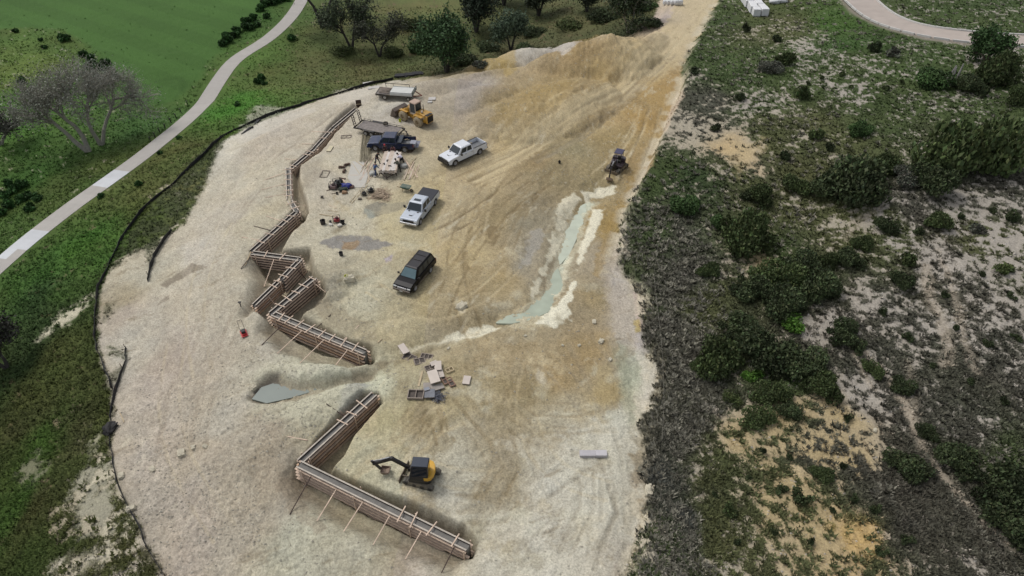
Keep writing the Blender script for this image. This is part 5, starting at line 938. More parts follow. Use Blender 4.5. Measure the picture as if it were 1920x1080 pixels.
# load in the blue truck's open bed: a grey plastic tote on the tailgate
tb = MB(); tb.box(-.35,.35,-.45,.45,0,.38); tb.box(-.38,.38,-.48,.48,.383,.44); to = tb.build('storage_tote', M('grey_tote',(150,152,162),.5,0,.08), bevel=.03)
to.location = bt.location+Vector((*rot2((-2.95, .35), bt.rotation_euler.z), .80)); to.rotation_euler.z = bt.rotation_euler.z; tag(to, 'grey plastic tote standing at the open tail of the dark blue pickup', 'storage tote')
def suv(f, b, label):
    m, rz, L = by_wheels(f, b, .88); print('suv wheelbase', L); wb = 3.02; h = 1.0; x1 = wb/2+.92; x0 = -wb/2-1.15; wf, wr = wb/2, -wb/2; r = .40; sill = .40
    paint = M('black_paint', (9,9,13), .35, .0, .05, 2, 0, 0); cladding = M('bronze_cladding', (92,84,78), .5, .2, .05, 2, 0, .3); paint.node_tree.nodes['Principled BSDF'].inputs['Specular IOR Level'].default_value = .2; rt = empty('suv', m, rz, label, 'suv')
    pr = [(x0, .55), (x0, 1.15), (1.05, 1.16), (1.8, 1.10), (x1-.15, .98), (x1, .84), (x1, .50)]+arch(wf, r*1.15, sill, 0, 0)+arch(wr, r*1.15, sill, 0, 0)
    MB().prism(pr, -h, h).build('body', paint, rt, .06)
    MB().box(x0+.2, x1-.3, -h+.28, h-.28, .28, .66).build('underbody', under, rt)
    bz, tz = 1.15, 1.88; Bt = [(x0+.06,-h+.05,bz),(1.22,-h+.08,bz),(1.22,h-.08,bz),(x0+.06,h-.05,bz)]; Tp = [(x0+.30,-.72,tz),(.45,-.70,tz-.02),(.45,.70,tz-.02),(x0+.30,.72,tz)]
    MB().hexa(Bt, Tp).build('cabin', paint, rt, .07)
    MB().hexa([(x0+.34,-.66,tz-.01),(.38,-.64,tz-.03),(.38,.64,tz-.03),(x0+.34,.66,tz-.01)], [(x0+.42,-.58,tz+.03),(.28,-.56,tz+.02),(.28,.56,tz+.02),(x0+.42,.58,tz+.03)]).build('roof', M('roof_brown_black',(26,21,25),.4,.0,.08,2,0,0), rt, .02)
    for s_ in (-1, 1): q = MB(); q.bar((x0+.5, s_*.62, tz+.06), (.2, s_*.60, tz+.05), .04); [q.bar((x_, s_*.61, tz-.02), (x_, s_*.61, tz+.06), .04) for x_ in (x0+.5, -1, .2)]; q.build('roof_rail', blk, rt)
    for k, x_ in enumerate((-1.6, -.8)): MB().bar((x_, -.6, tz+.055), (x_, .6, tz+.055), .05, .03).build('roof_crossbar', blk, rt)
    ws = MB(); quad_panel(ws, Bt[1], Bt[2], Tp[2], Tp[1], .05, .95, .06, .94); ws.build('windshield', M('blue_glass', (92,116,122), .08, 0, .1, 2), rt)
    rw = MB(); quad_panel(rw, Bt[3], Bt[0], Tp[0], Tp[3], .1, .9, .15, .88); rw.build('rear_window', glass, rt)
    for A_, B_, C2, D_ in ((Bt[0], Bt[1], Tp[1], Tp[0]), (Bt[2], Bt[3], Tp[3], Tp[2])):
        fl = A_[1] > 0
        for u0, u1 in ((.07, .33), (.37, .60), (.64, .88)):
            if fl: u0, u1 = 1-u1, 1-u0
            sw = MB(); quad_panel(sw, A_, B_, C2, D_, u0, u1, .12, .86); sw.build('side_window', glass, rt)
    for s_ in (-1, 1):
        for xa, xb_ in ((-.75, .10), (.14, 1.02)):
            d_ = MB().box(xa, xb_, min(s_*h, s_*(h+.012)), max(s_*h, s_*(h+.012)), .62, 1.10).build('door', paint, rt, .01)
            MB().box(xa+.06, xa+.22, min(s_*(h+.015), s_*(h+.045)), max(s_*(h+.015), s_*(h+.045)), .98, 1.02).build('door_handle', blk, d_)
        MB().box(-.95, 1.0, min(s_*(h-.02), s_*(h+.05)), max(s_*(h-.02), s_*(h+.05)), .42, .60).build('side_cladding', cladding, rt, .01)
        mm_ = MB(); mm_.bar((1.0, s_*(h-.1), 1.2), (.98, s_*(h+.12), 1.26), .05); mm_.box(.92, 1.02, min(s_*(h+.06), s_*(h+.26)), max(s_*(h+.06), s_*(h+.26)), 1.18, 1.38); mm_.build('side_mirror', blk, rt)
        MB().box(x1-.14, x1+.015, min(s_*(h-.42), s_*(h-.05)), max(s_*(h-.42), s_*(h-.05)), .74, .90).build('headlight', lampm, rt, .02)
        MB().box(x0-.014, x0+.1, min(s_*(h-.16), s_*(h+.004)), max(s_*(h-.16), s_*(h+.004)), .75, 1.12).build('tail_light', redl, rt)
        for wx_ in (wf, wr): wheel(rt, wx_, s_*(h-.14), r, .27)
    gr_ = MB(); gr_.box(x1-.05, x1+.02, -.5, .5, .66, .88); [gr_.box(x1+.022, x1+.035, -.48, .48, .68+k*.07, .71+k*.07) for k in range(3)]; gr_.build('grille', chrome, rt, .01)
    MB().box(x1-.05, x1+.14, -h+.04, h-.04, .40, .66).build('front_bumper', cladding, rt, .06); MB().box(x0-.14, x0+.03, -h+.04, h-.04, .40, .64).build('rear_bumper', cladding, rt, .05)
    MB().box(x1+.142, x1+.155, -.16, .16, .46, .57).build('licence_plate', lampm, rt)
suv((779,545),(806,512),'black estate-style SUV with bluish windscreen, parked lowest of the four cars')
# ---- wheel loader
def loader():
    f, b = G(771,231), G(787,238.5)                    # near wheels: front, rear
    f, b = G(756.5,226), G(786,237.5); d = b-f; d.z = 0; L = d.length; d.normalize(); print('loader wheelbase', L)
    rz = math.atan2(-d.y, -d.x); side = Vector((d.y, -d.x, 0)); side = side if side.y > 0 else -side; m = (f+b)/2+side*.95
    yl = M('loader_yellow', (196,148,52), .5, 0, .2, 2.5, 0, .45); rt = empty('wheel_loader', m, rz, 'old yellow wheel loader with a tan cab, its bucket resting on a gravel heap', 'wheel loader')
    tan = M('cab_tan', (196,180,162), .6, 0, .15, 3, 0, .2); tw = M('muddy_tyre', (160,146,120), .95, 0, .2, 4, .3); wb = 2.75; r = .70
    for x_ in (wb/2, -wb/2):
        for y_ in (-.95, .95): wheel(rt, x_, y_, r, .50, M('muddy_hub',(150,132,100),.8,0,.2), tw, .42)
    MB().prism([(.15,.55),(.15,1.15),(.9,1.35),(1.9,1.2),(2.0,.75),(1.2,.55)], -.42, .42).build('front_frame', yl, rt, .04)
    MB().prism([(-2.35,.65),(-2.45,1.15),(-2.3,1.72),(-.75,1.85),(-.55,1.2),(-.1,1.1),(-.1,.6)], -.62, .62).build('engine_hood', yl, rt, .06)
    MB().box(-2.2,-.9,.62,.64,1.15,1.45).build('hood_panel', tan, rt); MB().box(-2.2,-.9,-.64,-.62,1.15,1.45).build('hood_panel', tan, rt)
    rg = MB(); rg.box(-2.75,-2.44,-.60,.60,.62,1.68); rg.build('counterweight', yl, rt, .05)
    gq = MB(); gq.box(-2.80,-2.752,-.5,.5,.75,1.6)
    for k in range(6): gq.box(-2.83,-2.802,-.48,.48,.80+k*.13,.84+k*.13)
    gq.box(-2.7,-2.3,-.5,.5,1.7,1.76); gq.build('radiator_grille', M('black_iron',(34,30,28),.7), rt)
    for s_ in (-1, 1):
        MB().prism([(.55,1.42),(.7,1.55),(2.0,1.5),(2.15,1.15),(1.9,1.12),(1.75,1.38),(.7,1.40)], s_*.95-.30, s_*.95+.30).build('fender', yl, rt, .02) if s_ == 0 else MB().prism([(.62,1.44),(.62,1.50),(2.0,1.50),(2.0,1.44)], s_*.80-.22, s_*.80+.22).build('fender', yl, rt, .01)
        MB().prism([(-2.1,1.44),(-2.1,1.5),(-.6,1.5),(-.6,1.44)], s_*.85-.22, s_*.85+.22).build('fender', yl, rt, .01)
        am = MB(); am.prism([(.55,1.75),(.75,1.95),(1.6,1.6),(2.55,.85),(2.75,.45),(2.5,.40),(2.2,.85),(1.4,1.35)], s_*.55-.09, s_*.55+.09); am.build('lift_arm', yl, rt, .02)
        MB().tube((.6,s_*.35,.9),(1.9,s_*.35,1.1),.07,.06,8).build('lift_cylinder', chrome, rt)
        ld = MB(); 
        for k in range(3): ld.bar((-.55,s_*.78,.5+k*.28),(-.2,s_*.78,.5+k*.28),.05,.03)
        ld.bar((-.55,s_*.78,.45),(-.55,s_*.78,1.15),.04); ld.bar((-.2,s_*.78,.45),(-.2,s_*.78,1.15),.04); ld.build('step', yl, rt)
    MB().prism([(.5,1.35),(.6,1.95),(.95,1.95),(1.2,1.4)], -.42, .42).build('arm_tower', yl, rt, .03); MB().tube((.8,0,1.9),(2.2,0,1.1),.08,.06,8).build('tilt_cylinder', blk, rt)
    cb = MB(); cb.box(-.68,.42,-.58,.58,1.2,1.42); cabo = cb.build('cab', tan, rt, .03)
    for x_, y_ in ((-.64,-.54),(-.64,.54),(.38,-.54),(.38,.54)): MB().bar((x_,y_,1.42),(x_*.92,y_,2.82),.10).build('cab_pillar', tan, cabo)
    rfm = MB(); rfm.hexa([(-.75,-.64,2.80),(.5,-.64,2.80),(.5,.64,2.80),(-.75,.64,2.80)], [(-.68,-.58,2.95),(.42,-.58,2.95),(.42,.58,2.95),(-.68,.58,2.95)]); rfm.build('cab_roof', M('faded_roof',(186,160,142),.7,0,.15,2,0,.2), cabo, .04)
    for s_ in (-1, 1): MB().box(-.58,.34,s_*.545-.01,s_*.545+.01,1.5,2.78).build('cab_window', glass, cabo)
    MB().box(.375,.39,-.48,.48,1.5,2.78).build('cab_window', glass, cabo); MB().box(-.63,-.615,-.48,.48,1.6,2.78).build('cab_window', glass, cabo)
    MB().tube((-1.3,-.3,1.8),(-1.3,-.3,2.7),.05,.05,8).build('exhaust_pipe', blk, rt); MB().lathe([(.001,0),(.16,0),(.18,.1),(.14,.28),(.001,.3)], (-1.6,.3,1.82), 'z', 12).build('air_cleaner', tan, rt)
    bk = MB(); iron = M('worn_steel', (96,84,78), .6, .3, .25, 3, 0, .3)
    P_ = [(2.70,.95),(3.55,1.05),(3.30,.30),(3.75,.02),(2.90,.05),(2.55,.40)]
    sh = [(3.70,.06),(2.95,.10),(2.62,.45),(2.72,1.0),(3.25,1.22)]; th = .05
    for (ax, az), (bx_, bz_) in zip(sh[:-1], sh[1:]): bk.bar((ax, 0, az), (bx_, 0, bz_), 2.45, th)
    for s_ in (-1, 1): bk.prism([(3.72,.08),(2.95,.08),(2.62,.45),(2.72,1.0),(3.25,1.2)], s_*1.2-.03, s_*1.2+.03)
    bo = bk.build('bucket', iron, rt)
    for k in range(7): MB().bar((3.68,-1.1+k*.367,.07),(3.92,-1.1+k*.367,.05),.09,.04).build('tooth', iron, bo)
loader()
g = G(750,228); mb = MB(); mb.lathe([(.001,0),(.14,0),(.17,.34),(.15,.34),(.13,.06),(.001,.05)], (0,0,0), 'z', 14); mb.bar((-.15,0,.34),(.15,0,.40),.02); o = mb.build('bucket', M('lime_plastic',(196,206,40),.5)); o.location = g; tag(o, 'lime yellow plastic bucket on the ground in front of the wheel loader', 'bucket')
# ---- trailers
tkm = M('trailer_black', (40,38,38), .6, 0, .2, 3, 0, .3); deckm = M('trailer_deck', (138,130,124), .85, 0, .25, 2.5, .2)
def trailer_ramp():
    a, b = G(664,246), G(738,262); a = G(668,250); b = G(745,264)   # near side, tail and front
    d = b-a; d.z = 0; L = d.length; d.normalize(); n_ = Vector((-d.y, d.x, 0)); rz = math.atan2(d.y, d.x); m = (a+b)/2+n_*1.1; print('trailer L', L); Lh = 3.0; 
    rt = empty('equipment_trailer', m, rz, 'long flat trailer with two upright ladder ramps, parked behind the dark blue pickup', 'trailer')
    for k in range(7): y_ = -.9+k*.3; MB().box(-Lh, Lh-.3, y_-.14, y_+.14, .72, .77).build('deck_board', deckm, rt)
    fr_ = MB(); 
    for s_ in (-1, 1): fr_.box(-Lh-.35, Lh, min(s_*1.06, s_*1.16), max(s_*1.06, s_*1.16), .62, .80); 
    fr_.box(-Lh-.35, -Lh-.25, -1.05, 1.05, .62, .78); fr_.box(Lh, Lh+.1, -1.16, 1.16, .62, .80)
    for k in range(6): fr_.box(-Lh+.4+k*1.0, -Lh+.5+k*1.0, -1.05, 1.05, .60, .70)
    fr_.build('frame', tkm, rt)
    tg = MB(); tg.bar((Lh, -1.0, .68), (Lh+1.2, 0, .55), .1); tg.bar((Lh, 1.0, .68), (Lh+1.2, 0, .55), .1); tg.bar((Lh+1.1, 0, .55), (Lh+1.6, 0, .55), .09); tg.build('drawbar', tkm, rt)
    jk = MB(); jk.bar((Lh+.9, .1, .15), (Lh+.9, .1, 1.05), .08); jk.bar((Lh+.1, -.7, .75), (Lh+.4, -.4, 1.15), .06); jk.bar((Lh+.1, .7, .75), (Lh+.3, .3, 1.2), .06); jk.build('jack', tkm, rt)
    rl = MB(); rl.bar((-Lh, 1.12, 1.0), (Lh-.2, 1.12, 1.0), .05)
    for k in range(7): rl.bar((-Lh+k*.97, 1.12, .8), (-Lh+k*.97, 1.12, 1.0), .05)
    rl.build('side_rail', M('grey_rail',(120,112,108),.7,0,.2), rt)
    for s_ in (-1, 1):
        for x_ in (-1.45, -.62): wheel(rt, x_, s_*1.28, .36, .22, M('white_rim',(190,188,182),.5,0,.1,3,0,.3), rub, .55)
        fd = MB(); fd.prism([(-1.95,.62),(-1.85,.80),(-.22,.80),(-.12,.62),(-.2,.62),(-.28,.76),(-1.8,.76),(-1.88,.62)], min(s_*1.17, s_*1.42), max(s_*1.17, s_*1.42)); fd.build('fender', blk, rt)
        rp = MB(); y_ = s_*.72
        for dy in (-.22, .22): rp.bar((-Lh-.3, y_+dy, .72), (-Lh-.55, y_+dy, 2.25), .07)
        for k in range(6): z_ = .8+k*.28; rp.bar((-Lh-.31-.045*k, y_-.2, z_), (-Lh-.31-.045*k, y_+.2, z_), .06)
        rp.build('ramp', M('rusty_black',(56,46,42),.7,0,.25), rt)
    sw = MB(); sw.lathe([(.20,-.1),(.34,-.1),(.36,0),(.34,.1),(.20,.1)], (.3, 1.0, 1.02), 'z', 18); sw.build('spare_tyre', rub, rt)
trailer_ramp()
def trailer_flat():
    a, b = G(712,186), G(771,191); d = b-a; d.z = 0; d.normalize(); n_ = Vector((-d.y, d.x, 0)); rz = math.atan2(d.y, d.x); m = (a+b)/2+n_*1.05; m.z = float(hz(m.x, m.y))+.03; L = (b-a).length; print('flat L', L); Lh = 2.55
    rt = empty('flatbed_trailer', m, rz, 'white sided flatbed trailer carrying pale sheets, the farthest vehicle at the back of the site', 'trailer'); wh = M('white_side',(204,206,204),.6,0,.1,2,0,.2)
    MB().box(-Lh-.2, Lh, -1.05, 1.05, .72, .80).build('deck', deckm, rt); fr_ = MB(); fr_.box(-Lh-.2, Lh, -1.1, -1.052, .58, .84); fr_.box(-Lh-.2, Lh, 1.052, 1.1, .58, .84); fr_.box(-Lh-.3, -Lh-.202, -1.1, 1.1, .62, .84); fr_.build('frame', tkm, rt)
    for s_ in (-1, 1): MB().box(-.7, Lh, min(s_*1.103, s_*1.15), max(s_*1.103, s_*1.15), .78, 1.12).build('side_board', wh, rt, .01)
    hb_ = MB(); hb_.bar((Lh+.05,-1.08,.8),(Lh+.05,-1.08,1.45),.07); hb_.bar((Lh+.05,1.08,.8),(Lh+.05,1.08,1.45),.07); hb_.bar((Lh+.05,-1.08,1.42),(Lh+.05,1.08,1.42),.07); hb_.bar((Lh+.05,-1.08,1.1),(Lh+.05,1.08,1.1),.07); hb_.build('headboard', M('dark_green_rack',(58,70,60),.6), rt)
    rk = MB(); rk.bar((-1.9,1.1,.84),(-1.9,1.1,1.5),.06); rk.bar((-.8,1.1,.84),(-.8,1.1,1.5),.06); rk.bar((-2.0,1.1,1.48),(1.6,1.1,1.48),.06); rk.bar((1.6,1.1,.84),(1.6,1.1,1.5),.06); rk.build('side_rack', tkm, rt)
    tg = MB(); tg.bar((Lh, -.8, .66), (Lh+1.1, 0, .5), .1); tg.bar((Lh, .8, .66), (Lh+1.1, 0, .5), .1); tg.build('drawbar', M('rust_red',(120,72,56),.8), rt)
    for s_ in (-1, 1): wheel(rt, -1.5, s_*1.1, .38, .24, M('white_rim',(190,188,182),.5,0,.1), rub, .55); wheel(rt, 1.9, s_*1.0, .30, .2, M('white_rim',(190,188,182),.5,0,.1), rub, .55)
    q = MB(); q.hexa([(-.75,-.95,.84),(2.4,-.95,.84),(2.4,.9,.84),(-.75,.9,.84)], [(-.72,-.93,1.16),(2.38,-.93,1.18),(2.38,.88,1.18),(-.72,.88,1.16)]); o = q.build('sheet_stack', M('white_sheets',(208,208,202),.7,0,.05,2), bevel=.02)
    o.location = m; o.rotation_euler.z = rz; tag(o, 'stack of pale sheets lying on the white sided flatbed trailer', 'sheet stack')
    mb = MB(); random.seed(4)
    for k in range(16): y_ = random.uniform(-.8,.8); mb.bar((-2.5, y_, .86+.02*k), (-.9, y_+random.uniform(-.2,.2), .86+.02*k), .1, .04)
    o = mb.build('board_pile', fr); o.location = m; o.rotation_euler.z = rz; tag(o, 'loose grey boards on the rear half of the flatbed trailer', 'boards', kind='stuff')
trailer_flat()
# ---- mini excavators
def excavator(px, py, track_rz, body_rz, label, body_rgb, cab_closed, joints, blade=True, sc=1.):
    g = G(px, py); rt = empty('mini_excavator', g, R(track_rz), label, 'excavator'); bc = M('exc_paint_%d' % body_rgb[0], body_rgb, .45, 0, .12, 3, 0, .2)
    trm = M('track_rubber', (96,92,84) if cab_closed else (84,72,62), .9, 0, .2, 6, 0, .5)
    for s_ in (-1, 1):
        y_ = s_*.72; mb = MB(); pr = []
        for k in range(9): a = math.pi/2+math.pi*k/8; pr.append((-.95+.26*math.cos(a), .28+.26*math.sin(a)))
        for k in range(9): a = -math.pi/2+math.pi*k/8; pr.append((.95+.26*math.cos(a), .28+.26*math.sin(a)))
        mb.prism(pr, y_-.17, y_+.17)
        for k in range(14): x_ = -.95+k*.146; mb.box(x_-.03, x_+.03, y_-.175, y_+.175, .541, .565)
        t_ = mb.build('track', trm, rt)
        for x_ in (-.95, -.35, .25, .95): MB().lathe([(.001, 0), (.17, 0), (.15, .03), (.001, .03)], (x_, y_+s_*.172 if s_ > 0 else y_-.202, .28), 'y', 12).build('track_roller', blk, t_)
    MB().box(-.6,.6,-.55,.55,.30,.52).build('undercarriage', under, rt)
    if blade:
        b_ = MB(); b_.bar((.9,-.35,.3),(1.45,-.35,.28),.1); b_.bar((.9,.35,.3),(1.45,.35,.28),.1); b_.hexa([(1.42,-.92,.05),(1.50,-.92,.05),(1.50,.92,.05),(1.42,.92,.05)], [(1.46,-.92,.42),(1.52,-.92,.42),(1.52,.92,.42),(1.46,.92,.42)]); b_.build('dozer_blade', M('blade_steel',(120,108,92),.6,.2,.2), rt)
    up = empty('upper_body', (0,0,.54), R(body_rz-track_rz)); up.parent = rt; del_ = up
    deck = MB(); pts = [(.85,-.72),(.85,.72),(-.55,.85)]+[(-.55-.45*math.sin(math.pi*k/6), .85*math.cos(math.pi*k/6)) for k in range(1, 6)]+[(-.55,-.85)]
    deck.prismz(pts[::-1], .02, .34); dk_ = deck.build('deck', blk if cab_closed else M('dark_maroon',(58,46,50),.5,0,.15), up, .03)
    hood = MB(); ph = [(-.30,.80),(-.60,.82)]+[(-.60-.46*math.sin(math.pi*k/6), .82*math.cos(math.pi*k/6)) for k in range(1, 6)]+[(-.60,-.82),(-.30,-.80)]
    hood.prismz(ph[::-1], .345, .72 if cab_closed else .8); hood.build('engine_cover', bc, up, .05)
    MB().prismz([(-.3,-.80),(.75,-.70),(.75,-.25),(-.3,-.1)][::1], .345, .62).build('side_cover', bc, up, .03)
    if cab_closed:
        Bt = [(-.62,-.22,.35),(.78,-.22,.35),(.78,.80,.35),(-.62,.80,.35)]; Tp = [(-.72,-.16,1.98),(.50,-.16,1.98),(.50,.72,1.98),(-.72,.72,1.98)]
        cb_ = MB().hexa(Bt, Tp).build('cab', M('cab_black',(26,28,34),.35), up, .05)
        for A_, B_, C2, D_ in ((Bt[0],Bt[1],Tp[1],Tp[0]),(Bt[1],Bt[2],Tp[2],Tp[1]),(Bt[2],Bt[3],Tp[3],Tp[2]),(Bt[3],Bt[0],Tp[0],Tp[3])):
            w_ = MB(); quad_panel(w_, A_, B_, C2, D_, .08, .92, .30, .93); w_.build('cab_window', M('cab_glass',(40,48,56),.08,0,.1), cb_)
        MB().box(-.69,.47,-.13,.69,1.983,2.02).build('cab_roof', M('roof_navy',(40,50,66),.3,0,.06), cb_, .015)
    else:
        for x_, y_ in ((-.45,-.35),(-.45,.45),(.45,-.35),(.45,.45)): MB().bar((x_,y_,.35),(x_*.95,y_,1.82),.06).build('canopy_post', blk, up)
        MB().hexa([(-.62,-.48,1.82),(.62,-.48,1.82),(.62,.58,1.82),(-.62,.58,1.82)], [(-.55,-.42,1.92),(.52,-.42,1.92),(.52,.52,1.92),(-.55,.52,1.92)]).build('canopy', M('canopy_violet',(58,54,84),.4,0,.08), up, .03)
        st = MB(); st.box(-.35,.1,-.15,.3,.35,.6); st.box(-.42,-.3,-.15,.3,.6,1.05); st.build('seat', blk, up, .03)
        MB().bar((.35,.0,.35),(.35,.0,.95),.05).build('control_lever', M('lever_grey',(160,160,160),.5), up)
    P = [Vector((x_, -.30 if cab_closed else 0., z_)) for x_, z_ in joints]; off = -.30 if cab_closed else -.02
    for p_ in P: p_.y = off
    am = M('arm_black',(30,26,28) if cab_closed else (66,44,40),.5,0,.15)
    sw = MB().box(.70,1.05,off-.16,off+.16,.0,.42).build('swing_bracket', am, up, .03)
    bm_ = MB(); b0, b1, b2, b3, b4 = P
    bm_.bar(b0, b1, .20, .28); bm_.bar(b1, b2, .18, .26); bm_.tube(b1-Vector((0,.12,0)), b1+Vector((0,.12,0)), .16, .16, 12); bm_.build('boom', am, up, .02)
    st_ = MB(); st_.bar(b2+(b2-b3).normalized()*.35, b3, .14, .20); st_.tube(b2-Vector((0,.12,0)), b2+Vector((0,.12,0)), .13, .13, 12); st_.build('stick', am, up, .02)
    cy = MB(); up_ = (b1-b0).normalized().cross(Vector((0,1,0))); cy.tube(b0+Vector((.15,0,.1 if False else -.05)), b0.lerp(b1, .8)-Vector((0,0,.25)), .055, .05, 8); cy.build('boom_cylinder', blk, up)
    c2 = MB(); c2.tube(b1.lerp(b2, .1)+Vector((0,0,.24)), b1.lerp(b2, .6)+Vector((0,0,.24)), .055, .055, 8); c2.tube(b1.lerp(b2, .6)+Vector((0,0,.24)), b2+(b2-b3).normalized()*.33, .03, .03, 8); c2.build('stick_cylinder', chrome, up)
    c3 = MB(); off3 = Vector((.16,0,.06)); c3.tube(b2+off3, b3+off3*.8, .045, .035, 8); c3.build('bucket_cylinder', am, up)
    # bucket: curved shell with side cheeks
    d = (b4-b3); L = d.length; d.normalize(); n_ = Vector((-d.z, 0, d.x)); n_ = n_ if n_.x < 0 else -n_; bw = .30 if cab_closed else .34; bk = MB(); prof = [b3, b3+d*.35*L-n_*.12, b3+d*.8*L-n_*.02, b3+d*L+n_*.22, b3+d*1.0*L+n_*.42]
    for p_, q_ in zip(prof[:-1], prof[1:]): bk.bar(p_, q_, bw*2 if abs((q_-p_).normalized().z) < .95 else bw*2, .03)
    for s_ in (-1, 1): bk.prism([(p_.x, p_.z) for p_ in prof], off+s_*bw-.015, off+s_*bw+.015)
    bo = bk.build('bucket', M('bucket_steel',(138,118,104),.6,.2,.2,3,0,.3), up)
    for k in range(4): y_ = off-bw+.1+k*(2*bw-.2)/3; e = prof[-1]; f_ = (prof[-1]-prof[-2]).normalized()*.12; MB().bar((e.x,y_,e.z),(e.x+f_.x,y_,e.z+f_.z),.05,.025).build('tooth', blk, bo)
    if sc != 1: rt.scale = (sc,)*3
    return rt
# near machine: tracks point down-right, upper body faces left
excavator(792,897,163,176,'yellow and black mini excavator with a closed dark cab beside the longest formwork wall',(220,168,40),True,[(1.0,.35),(2.15,1.35),(3.55,.62),(3.15,-.06),(2.75,-.42)],True,1.0)
excavator(1157,316,232,247,'dark mini excavator with a violet canopy, digging at the top of the milky ditch',(56,44,52),False,[(.95,.3),(1.8,1.3),(3.0,1.15),(3.45,.15),(3.3,-.45)],True,1.0)
# ---------------------------------------------------------------- people
skin = M('skin', (152,112,88), .6, 0, .05)
def skin_obj(name, V, E, Rr, mat, parent, root=0):
    me = bpy.data.meshes.new(name); me.from_pydata([tuple(v) for v in V], E, []); me.materials.append(mat); o = bpy.data.objects.new(name, me); COL.objects.link(o); o.parent = parent
    o.modifiers.new('skin', 'SKIN'); 
    if not me.skin_vertices: me.skin_vertices.new()
    for i, r in enumerate(Rr): me.skin_vertices[0].data[i].radius = (r if isinstance(r, tuple) else (r, r)); me.skin_vertices[0].data[i].use_root = (i == root)
    s = o.modifiers.new('sub', 'SUBSURF'); s.levels = 1; s.render_levels = 2; return o
def person(px, py, face_px, label, shirt, trousers, pose='lean', hat=None, hair=(28,22,20), reach=.5, bend=.6, stride=.25, longs=False):
    g = G(px, py); f = G(*face_px); rz = math.atan2(f.y-g.y, f.x-g.x)
    rt = empty('person', g, rz, label, 'person'); rt.scale = (1.1,)*3; b = bend; hip = Vector((-.12*b, 0, .93-.05*b)); dirn = Vector((math.sin(b), 0, math.cos(b)))
    chest = hip+dirn*.30; neck = hip+dirn*.52; hd = (dirn*.75+Vector((.15, 0, .35))).normalized(); head0 = neck+hd*.10; headc = neck+hd*.22; headt = neck+hd*.33
    V = [hip, hip+dirn*.15, chest, neck, head0, headc, headt]; E = [(0,1),(1,2),(2,3),(3,4),(4,5),(5,6)]; Rr = [(.13,.16),(.115,.15),(.125,.18),(.06,.065),(.065,.065),(.10,.085),(.075,.07)]
    arms = {}; legs = {}
    for s_ in (-1, 1):
        sh = neck-dirn*.05+Vector((0, s_*.19, 0)); el = sh+Vector((.16*reach+.05, s_*.07, -.26)); wr_ = el+Vector((.24*reach+.02, -s_*.05, -.12-.12*(1-reach))); hn = wr_+(wr_-el).normalized()*.08
        i = len(V); V += [sh, el, wr_, hn]; E += [(2, i), (i, i+1), (i+1, i+2), (i+2, i+3)]; Rr += [.058, .044, .03, (.018,.04)]; arms[s_] = (sh, el, wr_)
        d = (wr_-el).normalized(); side = Vector((0, 1, 0))
        for k in range(4):                             # four fingers and a thumb
            j = len(V); o_ = side*(.027-.018*k); ln = (.075, .085, .08, .06)[k]; V += [hn+o_+d*.025, hn+o_+d*(.025+ln*.5)-Vector((0,0,.006)), hn+o_+d*(.02+ln*.8)-Vector((0,0,.03))]; E += [(i+3, j), (j, j+1), (j+1, j+2)]; Rr += [.009, .0085, .007]
        j = len(V); tv = -side*s_; V += [hn-d*.03+tv*.04, hn+d*.01+tv*.065-Vector((0,0,.01))]; E += [(i+3, j), (j, j+1)]; Rr += [.011, .009]
        hp = hip+Vector((0, s_*.10, -.03)); kn = Vector((hip.x*.5+.10*b+s_*stride*.5, s_*.12, .49)); an = Vector((s_*stride, s_*.13, .09)); toe = an+Vector((.17, 0, -.05))
        i = len(V); V += [hp, kn, an, toe]; E += [(0, i), (i, i+1), (i+1, i+2), (i+2, i+3)]; Rr += [.09, .06, .042, (.035,.03)]; legs[s_] = (hp, kn, an, toe)
    body = skin_obj('body', V, E, Rr, skin, rt)
    V = [hip+dirn*.02, hip+dirn*.15, chest, neck-dirn*.03]; E = [(0,1),(1,2),(2,3)]; Rr = [(.15,.18),(.135,.17),(.145,.195),(.085,.10)]
    for s_ in (-1, 1): sh, el, wr_ = arms[s_]; i = len(V); end = wr_ if longs else el.lerp(wr_, .05); V += [sh, el, end]; E += [(2, i), (i, i+1), (i+1, i+2)]; Rr += [.075, .06, .048]
    skin_obj('shirt', V, E, Rr, M('shirt_%d_%d_%d' % shirt, shirt, .85, 0, .1, 6), rt)
    V = [hip+dirn*.06, hip]; E = [(0,1)]; Rr = [(.145,.175),(.15,.18)]
    for s_ in (-1, 1): hp, kn, an, toe = legs[s_]; i = len(V); V += [hp, kn, an]; E += [(1, i), (i, i+1), (i+1, i+2)]; Rr += [.11, .078, .06]
    skin_obj('trousers', V, E, Rr, M('trousers_%d_%d_%d' % trousers, trousers, .85, 0, .1, 6), rt)
    for s_ in (-1, 1): hp, kn, an, toe = legs[s_]; mb = MB(); mb.prism([(an.x-.07,0),(an.x+.2,0),(an.x+.2,.05),(an.x+.05,.12),(an.x-.07,.12)], an.y-.05, an.y+.05); mb.build('boot', M('boot_brown',(70,52,40),.8), rt, .02)
    hm = MB(); hm.sphere(headc+hd*.03-Vector((.015,0,0)), .112, 1.0, 14, 8); hm.build('hair' if not hat else 'cap', M('hair_dark', hair, .8) if not hat else M('cap_%d_%d' % (hat[0], hat[1]), hat, .6), rt, 0, True)
    fc = MB(); fd = Vector((1, 0, -.15)).normalized(); c_ = headc+fd*.10
    for s_ in (-1, 1): fc.sphere(c_+Vector((-.012, s_*.032, .02)), .013, 1, 8, 6)
    fc.bar(c_+Vector((0,0,.015)), c_+Vector((.02,0,-.02)), .02, .02); fc.bar(c_+Vector((-.01,-.025,-.05)), c_+Vector((-.01,.025,-.05)), .012, .012); fc.build('face_features', M('face_dark',(84,56,44),.6), rt)
    return rt
